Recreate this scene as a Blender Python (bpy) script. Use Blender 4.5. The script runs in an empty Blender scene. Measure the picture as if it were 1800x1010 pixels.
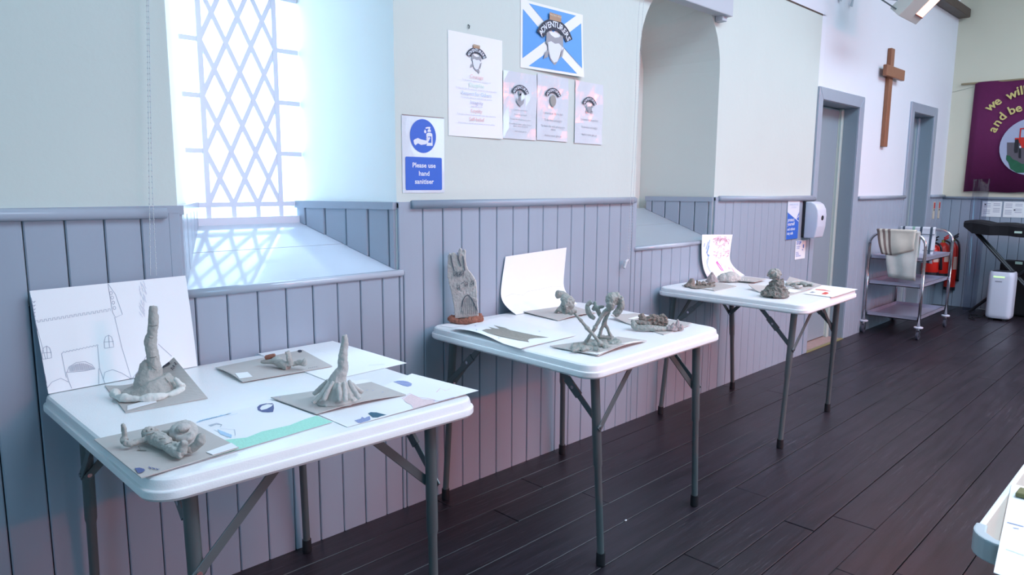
import bpy, bmesh, math, random
from mathutils import Vector, Matrix, noise
random.seed(7)
sc = bpy.context.scene
C = sc.collection

# ---------------------------------------------------------------- camera
YAW, PITCH, ROLL, FPX = 0.7818, 0.1448, 0.0060, 1239.6
CAM = Vector((0.0, -2.2169, 1.29))
cy, sy, cp, sp = math.cos(YAW), math.sin(YAW), math.cos(PITCH), math.sin(PITCH)
fw = Vector((sy*cp, cy*cp, -sp)); rt0 = Vector((cy, -sy, 0)); up0 = rt0.cross(fw)
rt = math.cos(ROLL)*rt0 + math.sin(ROLL)*up0
up = -math.sin(ROLL)*rt0 + math.cos(ROLL)*up0
cam_d = bpy.data.cameras.new('camera'); cam = bpy.data.objects.new('camera', cam_d); C.objects.link(cam)
cam_d.sensor_width = 36; cam_d.lens = FPX*36/1800; cam_d.clip_start = .05
cam.matrix_world = Matrix(((rt.x, up.x, -fw.x, CAM.x), (rt.y, up.y, -fw.y, CAM.y), (rt.z, up.z, -fw.z, CAM.z), (0, 0, 0, 1)))
sc.camera = cam

# ---------------------------------------------------------------- light and exposure
sc.view_settings.view_transform = 'Standard'
sc.view_settings.look = 'None'
sc.view_settings.gamma = 1
sc.view_settings.use_curve_mapping = False
sc.view_settings.exposure = 0.0
wd = bpy.data.worlds.new('sky'); sc.world = wd; wd.use_nodes = True
wb = wd.node_tree.nodes['Background']; wb.inputs[0].default_value = (0.57, 0.79, 1.0, 1); wb.inputs[1].default_value = 7.0

sun_d = bpy.data.lights.new('hazy_sun', 'SUN'); sun_d.energy = 4.5; sun_d.angle = math.radians(26); sun_d.color = (0.66, 0.85, 1.0)
sun = bpy.data.objects.new('hazy_sun', sun_d); C.objects.link(sun); sun.rotation_euler = Vector((0.30, -0.75, -1.0)).to_track_quat('-Z', 'Y').to_euler()
def area(name, loc, direction, sx, sz, power, col, spread=None, portal=False):
    l = bpy.data.lights.new(name, 'AREA'); l.shape = 'RECTANGLE'; l.size = sx; l.size_y = sz
    l.energy = power; l.color = col
    if spread: l.spread = math.radians(spread)
    if portal: l.cycles.is_portal = True
    o = bpy.data.objects.new(name, l); C.objects.link(o); o.location = loc
    o.rotation_euler = Vector(direction).to_track_quat('-Z', 'Y').to_euler()
    return o
DAY = (0.55, 0.75, 1.0)
# daylight through the windows of the opposite wall and of the wall behind the camera
for k, wx in enumerate((2.6, 5.0, 7.4)):
    area('daylight_opposite_window', (wx, -6.85, 2.5), (0, 1, -0.08), 1.0, 2.0, 32, DAY)
area('daylight_rear_window', (-2.85, -3.4, 2.2), (1, 0.25, -0.12), 2.2, 2.0, 56, (0.24, 0.64, 1.0))
area('ceiling_fill', (4.4, -3.0, 3.8), (0, 0, -1), 7.0, 2.0, 345, (0.615, 0.81, 1.0))  # broad overhead fill, added for light from above; no fitting modelled
# quartz heaters on the opposite wall
RED = (1.0, 0.10, 0.03)
for hx in (2.7, 5.2):
    area('quartz_heater_glow', (hx, -6.5, 2.75), (0, 1, -0.55), 1.1, 0.12, 21, RED, spread=80)
area('quartz_heater_glow', (7.55, -4.45, 2.56), (-.2, 1, -0.60), 1.3, 0.05, 11, RED, spread=150)

# portals at the two windows of the near wall
area('window_portal', (1.18, 0.46, 1.62), (0, -1, 0), 0.5, 1.1, 1, (1, 1, 1), portal=True)

# ---------------------------------------------------------------- measuring helpers (photograph pixel -> point on a real plane)
def ray(px, py):
    return rt*((px-900)/FPX) + up*(-(py-505)/FPX) + fw
def Z(px, py, z):
    d = ray(px, py); return CAM + d*((z-CAM.z)/d.z)
def Yp(px, py, y):
    d = ray(px, py); return CAM + d*((y-CAM.y)/d.y)
def Xp(px, py, x):
    d = ray(px, py); return CAM + d*((x-CAM.x)/d.x)
HN = Vector((sy, cy, 0))
def V(px, py, b, d=0.0):
    r = ray(px, py); return CAM + r*(((Vector(b)-CAM).dot(HN)+d)/r.dot(HN))
def mpp(b):
    return (Vector(b)-CAM).dot(fw)/FPX

# ---------------------------------------------------------------- materials
MATS = {}
def mat(name, col, rough=0.5, metal=0, noise_amt=0.0, noise_scale=20, bump=0.0, bump_scale=60, emit=None, estr=0, alpha=None, spec=None, coat=0, stretch=None, trans=0):
    if name in MATS: return MATS[name]
    m = bpy.data.materials.new(name); m.use_nodes = True; nt = m.node_tree; N = nt.nodes; L = nt.links
    b = N['Principled BSDF']
    b.inputs['Base Color'].default_value = (*col, 1); b.inputs['Roughness'].default_value = rough; b.inputs['Metallic'].default_value = metal
    if spec is not None: b.inputs['Specular IOR Level'].default_value = spec
    if coat: b.inputs['Coat Weight'].default_value = coat; b.inputs['Coat Roughness'].default_value = .06
    if trans: b.inputs['Transmission Weight'].default_value = trans
    tc = N.new('ShaderNodeTexCoord'); mp = N.new('ShaderNodeMapping'); L.new(tc.outputs['Object'], mp.inputs[0])
    if stretch: mp.inputs['Scale'].default_value = stretch
    if noise_amt:
        n = N.new('ShaderNodeTexNoise'); n.inputs['Scale'].default_value = noise_scale; n.inputs['Detail'].default_value = 4
        L.new(mp.outputs[0], n.inputs['Vector'])
        mx = N.new('ShaderNodeMix'); mx.data_type = 'RGBA'; mx.blend_type = 'MIX'
        mx.inputs[6].default_value = (*[max(0, c*(1-noise_amt)) for c in col], 1)
        mx.inputs[7].default_value = (*[min(1, c*(1+noise_amt)) for c in col], 1)
        L.new(n.outputs['Fac'], mx.inputs[0]); L.new(mx.outputs[2], b.inputs['Base Color'])
    if bump:
        n2 = N.new('ShaderNodeTexNoise'); n2.inputs['Scale'].default_value = bump_scale; n2.inputs['Detail'].default_value = 5
        L.new(mp.outputs[0], n2.inputs['Vector'])
        bp = N.new('ShaderNodeBump'); bp.inputs['Strength'].default_value = bump; bp.inputs['Distance'].default_value = .004
        L.new(n2.outputs['Fac'], bp.inputs['Height']); L.new(bp.outputs[0], b.inputs['Normal'])
    if emit: b.inputs['Emission Color'].default_value = (*emit, 1); b.inputs['Emission Strength'].default_value = estr
    if alpha is not None: b.inputs['Alpha'].default_value = alpha
    MATS[name] = m; return m

CREAM = mat('cream_wall_paint', (.645, .715, .665), .6, noise_amt=.03, noise_scale=3, bump=.25, bump_scale=25)
WHITE = mat('white_wall_paint', (.82, .84, .90), .6, noise_amt=.02, noise_scale=3, bump=.15, bump_scale=30)
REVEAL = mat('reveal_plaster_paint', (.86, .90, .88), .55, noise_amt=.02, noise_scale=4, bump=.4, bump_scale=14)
BOARD = mat('grey_blue_gloss_paint', (.365, .42, .50), .26, noise_amt=.04, noise_scale=9, bump=.12, bump_scale=18, stretch=(1, 1, .15))
SILLP = mat('lit_sill_gloss_paint', (.50, .56, .64), .13, coat=.8, noise_amt=.04, noise_scale=9, bump=.12, bump_scale=22, stretch=(.2, 1, 1))  # same paint as the boards, lightened to carry the window's light
REVEAL2 = mat('shaded_reveal_paint', (.66, .70, .655), .6, noise_amt=.02, noise_scale=4, bump=.3, bump_scale=14)  # reveal paint darkened, the second niche's shade put into its colour
SILL2 = mat('shaded_sill_paint', (.36, .42, .46), .35, noise_amt=.04, noise_scale=9)  # darker, duller copy of the sill paint, carrying the niche's shade
DARKGAP = mat('dark_joint', (.03, .045, .06), .8)
DOORP = mat('door_grey_paint', (.27, .33, .38), .38, noise_amt=.04, noise_scale=6)
GREENISH = mat('door_lip_pale_paint', (.52, .60, .55), .4)
PLASTIC = mat('white_table_plastic', (.93, .94, .94), .3, noise_amt=.02, noise_scale=30, bump=.15, bump_scale=300)
LEGM = mat('grey_green_powder_coat', (.13, .155, .16), .38, metal=.2, noise_amt=.05)
LEGD = mat('dark_brace_steel', (.06, .065, .075), .35, metal=.4)
RUB = mat('black_rubber', (.012, .012, .016), .6)
STEEL = mat('brushed_stainless', (.55, .55, .58), .25, metal=1, noise_amt=.08, noise_scale=40, stretch=(1, 12, 1))
TRAY = mat('stainless_tray', (.50, .49, .60), .36, metal=.55, noise_amt=.1, noise_scale=12)
PAPER = mat('white_paper', (.93, .93, .94), .7, noise_amt=.012, noise_scale=8)
PAPERG = mat('laminated_paper', (.74, .77, .83), .08, noise_amt=.01, bump=.9, bump_scale=11, coat=.8)
CARD = mat('grey_brown_cardboard', (.55, .51, .48), .7, noise_amt=.10, noise_scale=14)
CLAY = mat('grey_clay', (.44, .425, .39), .62, noise_amt=.16, noise_scale=45, bump=.6, bump_scale=160)
CLAYL = mat('pale_grey_clay', (.53, .51, .48), .65, noise_amt=.12, noise_scale=40, bump=.5, bump_scale=150)
CLAYD = mat('dark_grey_clay', (.215, .205, .18), .7, noise_amt=.25, noise_scale=50, bump=.7, bump_scale=160)
CLAYG = mat('green_grey_damp_clay', (.34, .355, .32), .36, noise_amt=.22, noise_scale=55, bump=.7, bump_scale=140)
CLAYP = mat('pinkish_grey_clay', (.40, .345, .34), .7, noise_amt=.2, noise_scale=60, bump=.6, bump_scale=160)
CLAYB = mat('brown_grey_clay', (.27, .225, .19), .7, noise_amt=.28, noise_scale=45, bump=.7, bump_scale=160)
TERRA = mat('terracotta_clay', (.33, .13, .085), .75, noise_amt=.3, noise_scale=60, bump=.6, bump_scale=160)
TISSUE = mat('white_tissue', (.74, .74, .69), .8, noise_amt=.08, noise_scale=30, bump=.5, bump_scale=90)
PENCIL = mat('pencil_line', (.36, .39, .48), .8)
PENCILD = mat('dark_pencil_line', (.10, .11, .14), .8)
INK = mat('dark_marker_ink', (.03, .035, .06), .6)
NAVY = mat('navy_crayon', (.10, .13, .30), .7, noise_amt=.3, noise_scale=300)
SLATE = mat('slate_blue_crayon', (.30, .36, .60), .7, noise_amt=.3, noise_scale=400)
TEALD = mat('dark_teal_crayon', (.04, .13, .20), .7, noise_amt=.4, noise_scale=300)
GREENC = mat('mint_green_crayon', (.42, .86, .66), .7, noise_amt=.25, noise_scale=90, stretch=(6, 1, 1))
LIME = mat('lime_green_crayon', (.30, .75, .22), .7, noise_amt=.2, noise_scale=90)
PINKC = mat('pale_pink_crayon', (.86, .66, .66), .7, noise_amt=.15, noise_scale=200)
MAGENTA = mat('magenta_crayon', (.78, .18, .55), .7)
REDPK = mat('rose_crayon', (.80, .30, .45), .7)
BLUEC = mat('blue_crayon', (.18, .42, .80), .7)
LBLUE = mat('light_blue_crayon', (.45, .65, .85), .7)
REDC = mat('red_crayon', (.75, .09, .06), .7)
BROWNC = mat('grey_brown_crayon', (.30, .28, .24), .8, noise_amt=.3, noise_scale=120)
SKYB = mat('flag_blue_print', (.10, .36, .80), .45, noise_amt=.04)
SIGNB = mat('sign_blue_print', (.03, .14, .62), .4, noise_amt=.05, noise_scale=60)
SIGNW = mat('sign_white_print', (.80, .84, .92), .4)
GREYP = mat('grey_print', (.36, .36, .39), .5)
TANP = mat('tan_print', (.45, .28, .17), .5)
REDT = mat('red_print', (.84, .50, .50), .6)
GRNT = mat('green_print', (.60, .82, .70), .6)
BLUT = mat('pale_blue_print', (.55, .66, .84), .6)
VIOT = mat('violet_print', (.56, .55, .75), .6)
CORD = mat('white_bead_chain', (.62, .66, .68), .4)
BLINDM = mat('blind_casing', (.52, .55, .60), .45)
WOOD = mat('red_brown_wood', (.30, .115, .055), .4, noise_amt=.25, noise_scale=20, stretch=(8, 8, .6), bump=.1)
BEAMM = mat('dark_roof_timber', (.075, .045, .035), .5, noise_amt=.3, noise_scale=12)
CEILM = mat('ceiling_board_paint', (.50, .52, .50), .7, noise_amt=.05)
ENDM = mat('end_wall_cream_paint', (.76, .70, .55), .65, noise_amt=.03, noise_scale=3)
PURPLE = mat('plum_banner_fabric', (.135, .008, .075), .8, noise_amt=.12, noise_scale=30, bump=.2, bump_scale=400)
GOLD = mat('gold_felt', (.72, .58, .22), .8)
REDX = mat('extinguisher_red', (.62, .02, .012), .3)
BLACK = mat('black_fabric', (.006, .006, .010), .8, noise_amt=.3)
BLACKP = mat('black_plastic', (.012, .012, .018), .35)
BRASS = mat('brass', (.6, .42, .12), .3, metal=1)
PURW = mat('white_appliance_plastic', (.66, .70, .80), .35)
CLOTHA = mat('worn_tea_towel', (.58, .62, .58), .85, noise_amt=.2, noise_scale=12, bump=.3, bump_scale=200)
CLOTHB = mat('white_tea_towel', (.68, .72, .76), .85, noise_amt=.04, bump=.3, bump_scale=200)
STRIPE = mat('taupe_stripe', (.22, .17, .15), .85)
CHECK = mat('dark_check_line', (.06, .09, .12), .85)
CHECKG = mat('green_check_line', (.25, .48, .36), .85)
DESKW = mat('pale_beech_laminate', (.60, .50, .42), .4, noise_amt=.10, noise_scale=18, stretch=(.3, 3, 3))
DESKE = mat('pale_grey_plastic', (.50, .56, .58), .4)
OLIVE = mat('olive_brown_felt', (.17, .16, .06), .7)

def mk_floor():
    m = bpy.data.materials.new('dark_stained_floorboards'); m.use_nodes = True; nt = m.node_tree; N = nt.nodes; L = nt.links
    b = N['Principled BSDF']
    tc = N.new('ShaderNodeTexCoord'); mp = N.new('ShaderNodeMapping'); mp.inputs['Scale'].default_value = (.35, 5, 1); L.new(tc.outputs['Object'], mp.inputs[0])
    n = N.new('ShaderNodeTexNoise'); n.inputs['Scale'].default_value = 5; n.inputs['Detail'].default_value = 8; n.inputs['Roughness'].default_value = .7; L.new(mp.outputs[0], n.inputs['Vector'])
    n2 = N.new('ShaderNodeTexNoise'); n2.inputs['Scale'].default_value = 1.6; n2.inputs['Detail'].default_value = 6; L.new(tc.outputs['Object'], n2.inputs['Vector'])
    cr = N.new('ShaderNodeValToRGB'); e = cr.color_ramp.elements
    e[0].position = .3; e[0].color = (.008, .006, .009, 1); e[1].position = .75; e[1].color = (.036, .026, .037, 1)
    L.new(n.outputs['Fac'], cr.inputs[0])
    # worn pale scratches
    mp3 = N.new('ShaderNodeMapping'); mp3.inputs['Scale'].default_value = (1.2, 26, 1); L.new(tc.outputs['Object'], mp3.inputs[0])
    n3 = N.new('ShaderNodeTexNoise'); n3.inputs['Scale'].default_value = 4; n3.inputs['Detail'].default_value = 10; n3.inputs['Roughness'].default_value = .75; L.new(mp3.outputs[0], n3.inputs['Vector'])
    r3 = N.new('ShaderNodeValToRGB'); r3.color_ramp.elements[0].position = .55; r3.color_ramp.elements[1].position = .70
    L.new(n3.outputs['Fac'], r3.inputs[0])
    r2 = N.new('ShaderNodeValToRGB'); r2.color_ramp.elements[0].position = .45; r2.color_ramp.elements[1].position = .68
    L.new(n2.outputs['Fac'], r2.inputs[0])
    mul = N.new('ShaderNodeMath'); mul.operation = 'MULTIPLY'; L.new(r3.outputs[0], mul.inputs[0]); L.new(r2.outputs[0], mul.inputs[1])
    mul2 = N.new('ShaderNodeMath'); mul2.operation = 'MULTIPLY'; mul2.inputs[1].default_value = .75; L.new(mul.outputs[0], mul2.inputs[0])
    mx = N.new('ShaderNodeMix'); mx.data_type = 'RGBA'; mx.inputs[7].default_value = (.22, .20, .24, 1)
    L.new(mul2.outputs[0], mx.inputs[0]); L.new(cr.outputs[0], mx.inputs[6]); L.new(mx.outputs[2], b.inputs['Base Color'])
    rr = N.new('ShaderNodeMapRange'); rr.inputs[3].default_value = .24; rr.inputs[4].default_value = .52; L.new(n2.outputs['Fac'], rr.inputs[0]); L.new(rr.outputs[0], b.inputs['Roughness'])
    bp = N.new('ShaderNodeBump'); bp.inputs['Strength'].default_value = .35; bp.inputs['Distance'].default_value = .003
    L.new(n.outputs['Fac'], bp.inputs['Height']); L.new(bp.outputs[0], b.inputs['Normal'])
    return m
FLOORM = mk_floor()
def mk_glass(name, tint, fac):
    m = bpy.data.materials.new(name); m.use_nodes = True; nt = m.node_tree; N = nt.nodes; L = nt.links
    N.remove(N['Principled BSDF']); t = N.new('ShaderNodeBsdfTransparent'); t.inputs[0].default_value = (*tint, 1)
    g = N.new('ShaderNodeBsdfGlossy'); g.inputs['Roughness'].default_value = .08
    fr = N.new('ShaderNodeFresnel'); fr.inputs[0].default_value = 1.45
    ml = N.new('ShaderNodeMath'); ml.operation = 'MULTIPLY'; L.new(fr.outputs[0], ml.inputs[0])
    ge = N.new('ShaderNodeNewGeometry'); iv = N.new('ShaderNodeMath'); iv.operation = 'MULTIPLY_ADD'; iv.inputs[1].default_value = -fac; iv.inputs[2].default_value = fac
    L.new(ge.outputs['Backfacing'], iv.inputs[0]); L.new(iv.outputs[0], ml.inputs[1])
    x = N.new('ShaderNodeMixShader'); L.new(ml.outputs[0], x.inputs[0]); L.new(t.outputs[0], x.inputs[1]); L.new(g.outputs[0], x.inputs[2])
    L.new(x.outputs[0], N['Material Output'].inputs[0]); return m
GLASS = mk_glass('window_glass', (.96, .98, 1), 1.0)
PERSPEX = mk_glass('clear_perspex', (.80, .81, .86), 2.0)

# ---------------------------------------------------------------- mesh helpers
def base_of(o):
    p = Vector((0, 0, 0))
    while o is not None: p += o.location; o = o.parent
    return p
def link(name, me, m, parent=None, label=None, cat=None, group=None, kind=None, origin=None, smooth=False):
    o = bpy.data.objects.new(name, me); C.objects.link(o)
    off = base_of(parent) if parent else Vector((0, 0, 0))
    if origin is not None:
        off = off if parent else Vector(origin); 
        if not parent: o.location = off
    me.transform(Matrix.Translation(-off))
    if parent: o.parent = parent
    if m is not None:
        ms = m if isinstance(m, (list, tuple)) else [m]
        for q in ms: me.materials.append(q)
    if smooth:
        me.polygons.foreach_set('use_smooth', [True]*len(me.polygons))
    if label: o['label'] = label
    if cat: o['category'] = cat
    if group: o['group'] = group
    if kind: o['kind'] = kind
    return o
def obj(name, bm, m, parent=None, **k):
    me = bpy.data.meshes.new(name); bmesh.ops.recalc_face_normals(bm, faces=bm.faces[:]) if k.pop('recalc', True) else None
    bm.to_mesh(me); bm.free(); return link(name, me, m, parent, **k)
def empty(name, loc, label, cat, group=None):
    o = bpy.data.objects.new(name, None); C.objects.link(o); o.location = loc; o.empty_display_size = .05
    o['label'] = label; o['category'] = cat
    if group: o['group'] = group
    return o
def NB(): return bmesh.new()
def box(bm, x0, x1, y0, y1, z0, z1):
    vs = [bm.verts.new((x, y, z)) for z in (z0, z1) for y in (y0, y1) for x in (x0, x1)]
    for f in ((0, 2, 3, 1), (4, 5, 7, 6), (0, 1, 5, 4), (2, 6, 7, 3), (0, 4, 6, 2), (1, 3, 7, 5)): bm.faces.new([vs[i] for i in f])
    return vs
def bevel(bm, w, seg=2):
    bmesh.ops.bevel(bm, geom=bm.edges[:], offset=w, segments=seg, affect='EDGES', profile=.6)
def frame_of(d):
    d = Vector(d).normalized(); a = Vector((0, 0, 1)) if abs(d.z) < .9 else Vector((1, 0, 0))
    u = d.cross(a).normalized(); return u, d.cross(u).normalized()
def tube(bm, pts, r, seg=10, cap=True):
    pts = [Vector(p) for p in pts]; n = len(pts); rs = r if isinstance(r, (list, tuple)) else [r]*n
    rings = []; u = None
    for i, p in enumerate(pts):
        d = (pts[min(i+1, n-1)]-pts[max(i-1, 0)])
        if u is None: u, v = frame_of(d)
        else:
            dd = d.normalized(); u = (u-dd*u.dot(dd)).normalized(); v = dd.cross(u)
        rings.append([bm.verts.new(p+(u*math.cos(a)+v*math.sin(a))*rs[i]) for a in [2*math.pi*k/seg for k in range(seg)]])
    for a, b in zip(rings, rings[1:]):
        for k in range(seg): bm.faces.new((a[k], a[(k+1) % seg], b[(k+1) % seg], b[k]))
    if cap:
        bm.faces.new(rings[0][::-1]); bm.faces.new(rings[-1])
def smoothpts(pts, n=4):
    P = [Vector(p) for p in pts]; out = []
    for i in range(len(P)-1):
        p0, p1, p2, p3 = P[max(i-1, 0)], P[i], P[i+1], P[min(i+2, len(P)-1)]
        for k in range(n):
            t = k/n; out.append(.5*((2*p1)+(p2-p0)*t+(2*p0-5*p1+4*p2-p3)*t*t+(3*p1-p0-3*p2+p3)*t**3))
    out.append(P[-1]); return out
def stube(bm, pts, rs, seg=10, n=4):
    P = smoothpts(pts, n)
    if not isinstance(rs, (list, tuple)): rs = [rs]*len(pts)
    R = []
    for i in range(len(rs)-1):
        for k in range(n): R.append(rs[i]+(rs[i+1]-rs[i])*k/n)
    R.append(rs[-1]); tube(bm, P, R, seg)
def ball(bm, c, r, seg=14, rot=None):
    if not isinstance(r, (tuple, list)): r = (r, r, r)
    M = Matrix.Translation(Vector(c)) @ (rot.to_4x4() if rot else Matrix()) @ Matrix.Diagonal((*r, 1))
    bmesh.ops.create_uvsphere(bm, u_segments=seg, v_segments=seg//2+2, radius=1, matrix=M)
def prism(bm, outline, d):
    d = Vector(d); a = [bm.verts.new(p) for p in outline]; b = [bm.verts.new(Vector(p)+d) for p in outline]
    bm.faces.new(a[::-1]); bm.faces.new(b); n = len(a)
    for i in range(n): bm.faces.new((a[i], a[(i+1) % n], b[(i+1) % n], b[i]))
TEX = {}
def clouds(size):
    if size not in TEX:
        t = bpy.data.textures.new('clay_lumps', 'CLOUDS'); t.noise_scale = size; t.noise_depth = 2; TEX[size] = t
    return TEX[size]
def evalmesh(o):
    dg = bpy.context.evaluated_depsgraph_get(); me = bpy.data.meshes.new_from_object(o.evaluated_get(dg), depsgraph=dg); me.materials.clear(); return me
def clay(name, bm, m, parent, vox=.0025, disp=.0025, dsz=.012, zmin=.7395, **k):
    me = bpy.data.meshes.new('tmp'); bmesh.ops.recalc_face_normals(bm, faces=bm.faces[:]); bm.to_mesh(me); bm.free()
    o = bpy.data.objects.new('tmp', me); C.objects.link(o)
    r = o.modifiers.new('r', 'REMESH'); r.mode = 'VOXEL'; r.voxel_size = vox
    s = o.modifiers.new('s', 'SMOOTH'); s.iterations = 2; s.factor = .5
    if disp:
        for sz, st in ((dsz, disp*1.5), (dsz*.4, disp*.7)):
            d = o.modifiers.new('d', 'DISPLACE'); d.texture = clouds(sz); d.strength = st; d.mid_level = .5; d.texture_coords = 'LOCAL'
    me2 = evalmesh(o); bpy.data.objects.remove(o); me2.name = name
    if zmin is not None:
        for v_ in me2.vertices:
            if v_.co.z < zmin: v_.co.z = zmin
    return link(name, me2, m, parent, smooth=True, **k)

# lettering: real glyph outlines turned into mesh
def glyphs(s, size, align='CENTER', res=2, sx=1.0, off=0):
    cu = bpy.data.curves.new('t', 'FONT'); cu.body = s; cu.size = size; cu.align_x = align; cu.resolution_u = res; cu.align_y = 'CENTER'; cu.offset = off
    o = bpy.data.objects.new('t', cu); C.objects.link(o); me = evalmesh(o); bpy.data.objects.remove(o); bpy.data.curves.remove(cu)
    if sx != 1: me.transform(Matrix.Diagonal((sx, 1, 1, 1)))
    return me
def add_text(bm, s, size, origin, ux=(1, 0, 0), uz=(0, 0, 1), align='CENTER', rot=0, sx=1.0, bold=0):
    me = glyphs(s, size, align, sx=sx, off=size*.022 if bold else 0)
    ux = Vector(ux).normalized(); uz = Vector(uz).normalized(); nrm = ux.cross(uz)
    M = Matrix(((ux.x, uz.x, nrm.x, origin[0]), (ux.y, uz.y, nrm.y, origin[1]), (ux.z, uz.z, nrm.z, origin[2]), (0, 0, 0, 1))) @ Matrix.Rotation(rot, 4, 'Z')
    me.transform(M); bm.from_mesh(me)
    bpy.data.meshes.remove(me)
def wpoly(bm, pts, y):            # flat printed polygon on a plane y = const ; pts are (x, z)
    f = bm.faces.new([bm.verts.new((x, y, z)) for x, z in pts]); return f
def ell(cx, cz, rx, rz, n=28, a0=0, a1=2*math.pi):
    return [(cx+rx*math.cos(a0+(a1-a0)*k/n), cz+rz*math.sin(a0+(a1-a0)*k/n)) for k in range(n if abs(a1-a0-2*math.pi) < 1e-6 else n+1)]

class Sheet:
    """a thin sheet given by four corners and an optional lift or bend"""
    def __init__(s, c00, c10, c11, c01, lift=None):
        s.c = [Vector(c) for c in (c00, c10, c11, c01)]; s.lift = lift
    def P(s, u, v):
        a, b, c, d = s.c; p = a*(1-u)*(1-v)+b*u*(1-v)+c*u*v+d*(1-u)*v
        if s.lift: p = p+Vector(s.lift(u, v))
        return p
    def N(s, u, v):
        e = .01; n = (s.P(min(u+e, 1), v)-s.P(max(u-e, 0), v)).cross(s.P(u, min(v+e, 1))-s.P(u, max(v-e, 0))).normalized()
        return n if n.dot(Vector((0, -.6, 1))) > 0 else -n
    def build(s, name, m, parent=None, th=.0008, n=10, **k):
        bm = NB(); T = []; B = []
        for i in range(n+1):
            T.append([]); B.append([])
            for j in range(n+1):
                p = s.P(i/n, j/n); nn = s.N(i/n, j/n); T[i].append(bm.verts.new(p)); B[i].append(bm.verts.new(p-nn*th))
        for i in range(n):
            for j in range(n):
                bm.faces.new((T[i][j], T[i+1][j], T[i+1][j+1], T[i][j+1])); bm.faces.new((B[i][j], B[i][j+1], B[i+1][j+1], B[i+1][j]))
        for i in range(n):
            bm.faces.new((T[i][0], B[i][0], B[i+1][0], T[i+1][0])); bm.faces.new((T[i][n], T[i+1][n], B[i+1][n], B[i][n]))
            bm.faces.new((T[0][i], T[0][i+1], B[0][i+1], B[0][i])); bm.faces.new((T[n][i], B[n][i], B[n][i+1], T[n][i+1]))
        return obj(name, bm, m, parent, smooth=False, **k)
    def uvof(s, px, py):          # sheet coordinates of a photograph pixel (nearest grid search, refined)
        best = None; lo = (0, 1, 0, 1); r = ray(px, py).normalized()
        for it in range(6):
            u0, u1, v0, v1 = lo; best = None
            for i in range(9):
                for j in range(9):
                    u = u0+(u1-u0)*i/8; v = v0+(v1-v0)*j/8; d = s.P(u, v)-CAM; e = (d-r*d.dot(r)).length
                    if best is None or e < best[0]: best = (e, u, v)
            _, u, v = best; du = (u1-u0)/5; dv = (v1-v0)/5; lo = (max(0, u-du), min(1, u+du), max(0, v-dv), min(1, v+dv))
        return best[1], best[2]
    def line(s, bm, uv, w=.0012, off=.0007, px=False, sub=1, closed=False):
        if px: uv = [s.uvof(*q) for q in uv]
        if closed: uv = list(uv)+[uv[0]]
        pts = []
        for (a, b), (c, d) in zip(uv, uv[1:]):
            for k in range(sub): pts.append((a+(c-a)*k/sub, b+(d-b)*k/sub))
        pts.append(uv[-1]); P = [s.P(*q)+s.N(*q)*off for q in pts]; L = []
        for i, p in enumerate(P):
            d = (P[min(i+1, len(P)-1)]-P[max(i-1, 0)]); t = d.cross(s.N(*pts[i])); t = t.normalized()*w/2 if t.length > 1e-9 else Vector((w/2, 0, 0))
            L.append((bm.verts.new(p-t), bm.verts.new(p+t)))
        for a, b in zip(L, L[1:]): bm.faces.new((a[0], a[1], b[1], b[0]))
    def patch(s, bm, uv, off=.0006, px=False):
        if px: uv = [s.uvof(*q) for q in uv]
        bm.faces.new([bm.verts.new(s.P(*q)+s.N(*q)*off) for q in uv])

# ================================================================= SETTING
XE = 8.85            # end wall
YR = -7.0; XB = -3.0; ZC = 3.12
RAILZ = 1.222
WINS = [(0.785, 1.582), (3.118, 3.935)]
SILLF, SILLB, YG = .965, 1.142, .40
SPR = 1.965
DX = [(5.44, 6.18), (7.60, 8.24)]          # door openings
D1T, D2T = 1.925, 1.995

# ---- floor planks
floor = obj('floor', (lambda b: (box(b, XB, XE+.4, YR, .6, -.06, -.018), b)[1])(NB()), DARKGAP, kind='structure')
ys = [.0, -.135, -.27, -.415, -.56, -.70, -.845, -.99, -1.128, -1.245, -1.405, -1.555, -1.72, -1.87, -2.03]
while ys[-1] > YR+.2: ys.append(ys[-1]-random.choice((.14, .15, .16)))
pl_cache = {}
for i in range(len(ys)-1):
    x = XB-random.random()*1.5
    while x < XE:
        ln = random.choice((2.4, 3.0, 3.6)); x1 = min(x+ln, XE+.02); x0 = max(x, XB)
        if x1-x0 > .1 and (ys[i] > -3.2 or ln > 0):
            bm = NB(); dz = random.uniform(-.0012, .0012)
            g = .0014; box(bm, x0+g, x1-g, ys[i+1]+g, ys[i]-g, -.02, 0+dz)
            e = [q for q in bm.edges if all(v.co.z > -.01 for v in q.verts)]
            bmesh.ops.bevel(bm, geom=e, offset=.0016, segments=1, affect='EDGES')
            o = obj('floorboard', bm, FLOORM, floor)
        x += ln

# ---- near wall: plaster above the rail, with two arched window openings
wall = NB()
def wrect(bm, x0, x1, z0, z1, y=0.0):
    if x1-x0 > 1e-4 and z1-z0 > 1e-4: bm.faces.new([bm.verts.new(p) for p in ((x0, y, z0), (x1, y, z0), (x1, y, z1), (x0, y, z1))])
ZL = 2.527; XL = 5.30
def arch_pts(xl, xr, n=20):
    c = (xl+xr)/2; r = (xr-xl)/2
    return [(c-r*math.cos(math.pi*k/n), SPR+r*1.03*math.sin(math.pi*k/n)) for k in range(n+1)]
XS = XB
for (xl, xr) in WINS:
    wrect(wall, XS, xl, 0, ZL)
    ap = arch_pts(xl, xr)
    for (a, b) in zip(ap, ap[1:]): wall.faces.new([wall.verts.new(p) for p in ((a[0], 0, a[1]), (b[0], 0, b[1]), (b[0], 0, ZL), (a[0], 0, ZL))])
    wrect(wall, xl, xr, 0, SILLF)
    XS = xr
wrect(wall, XS, XL+.062, 0, ZL)
for f in wall.faces: f.material_index = 0
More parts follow.
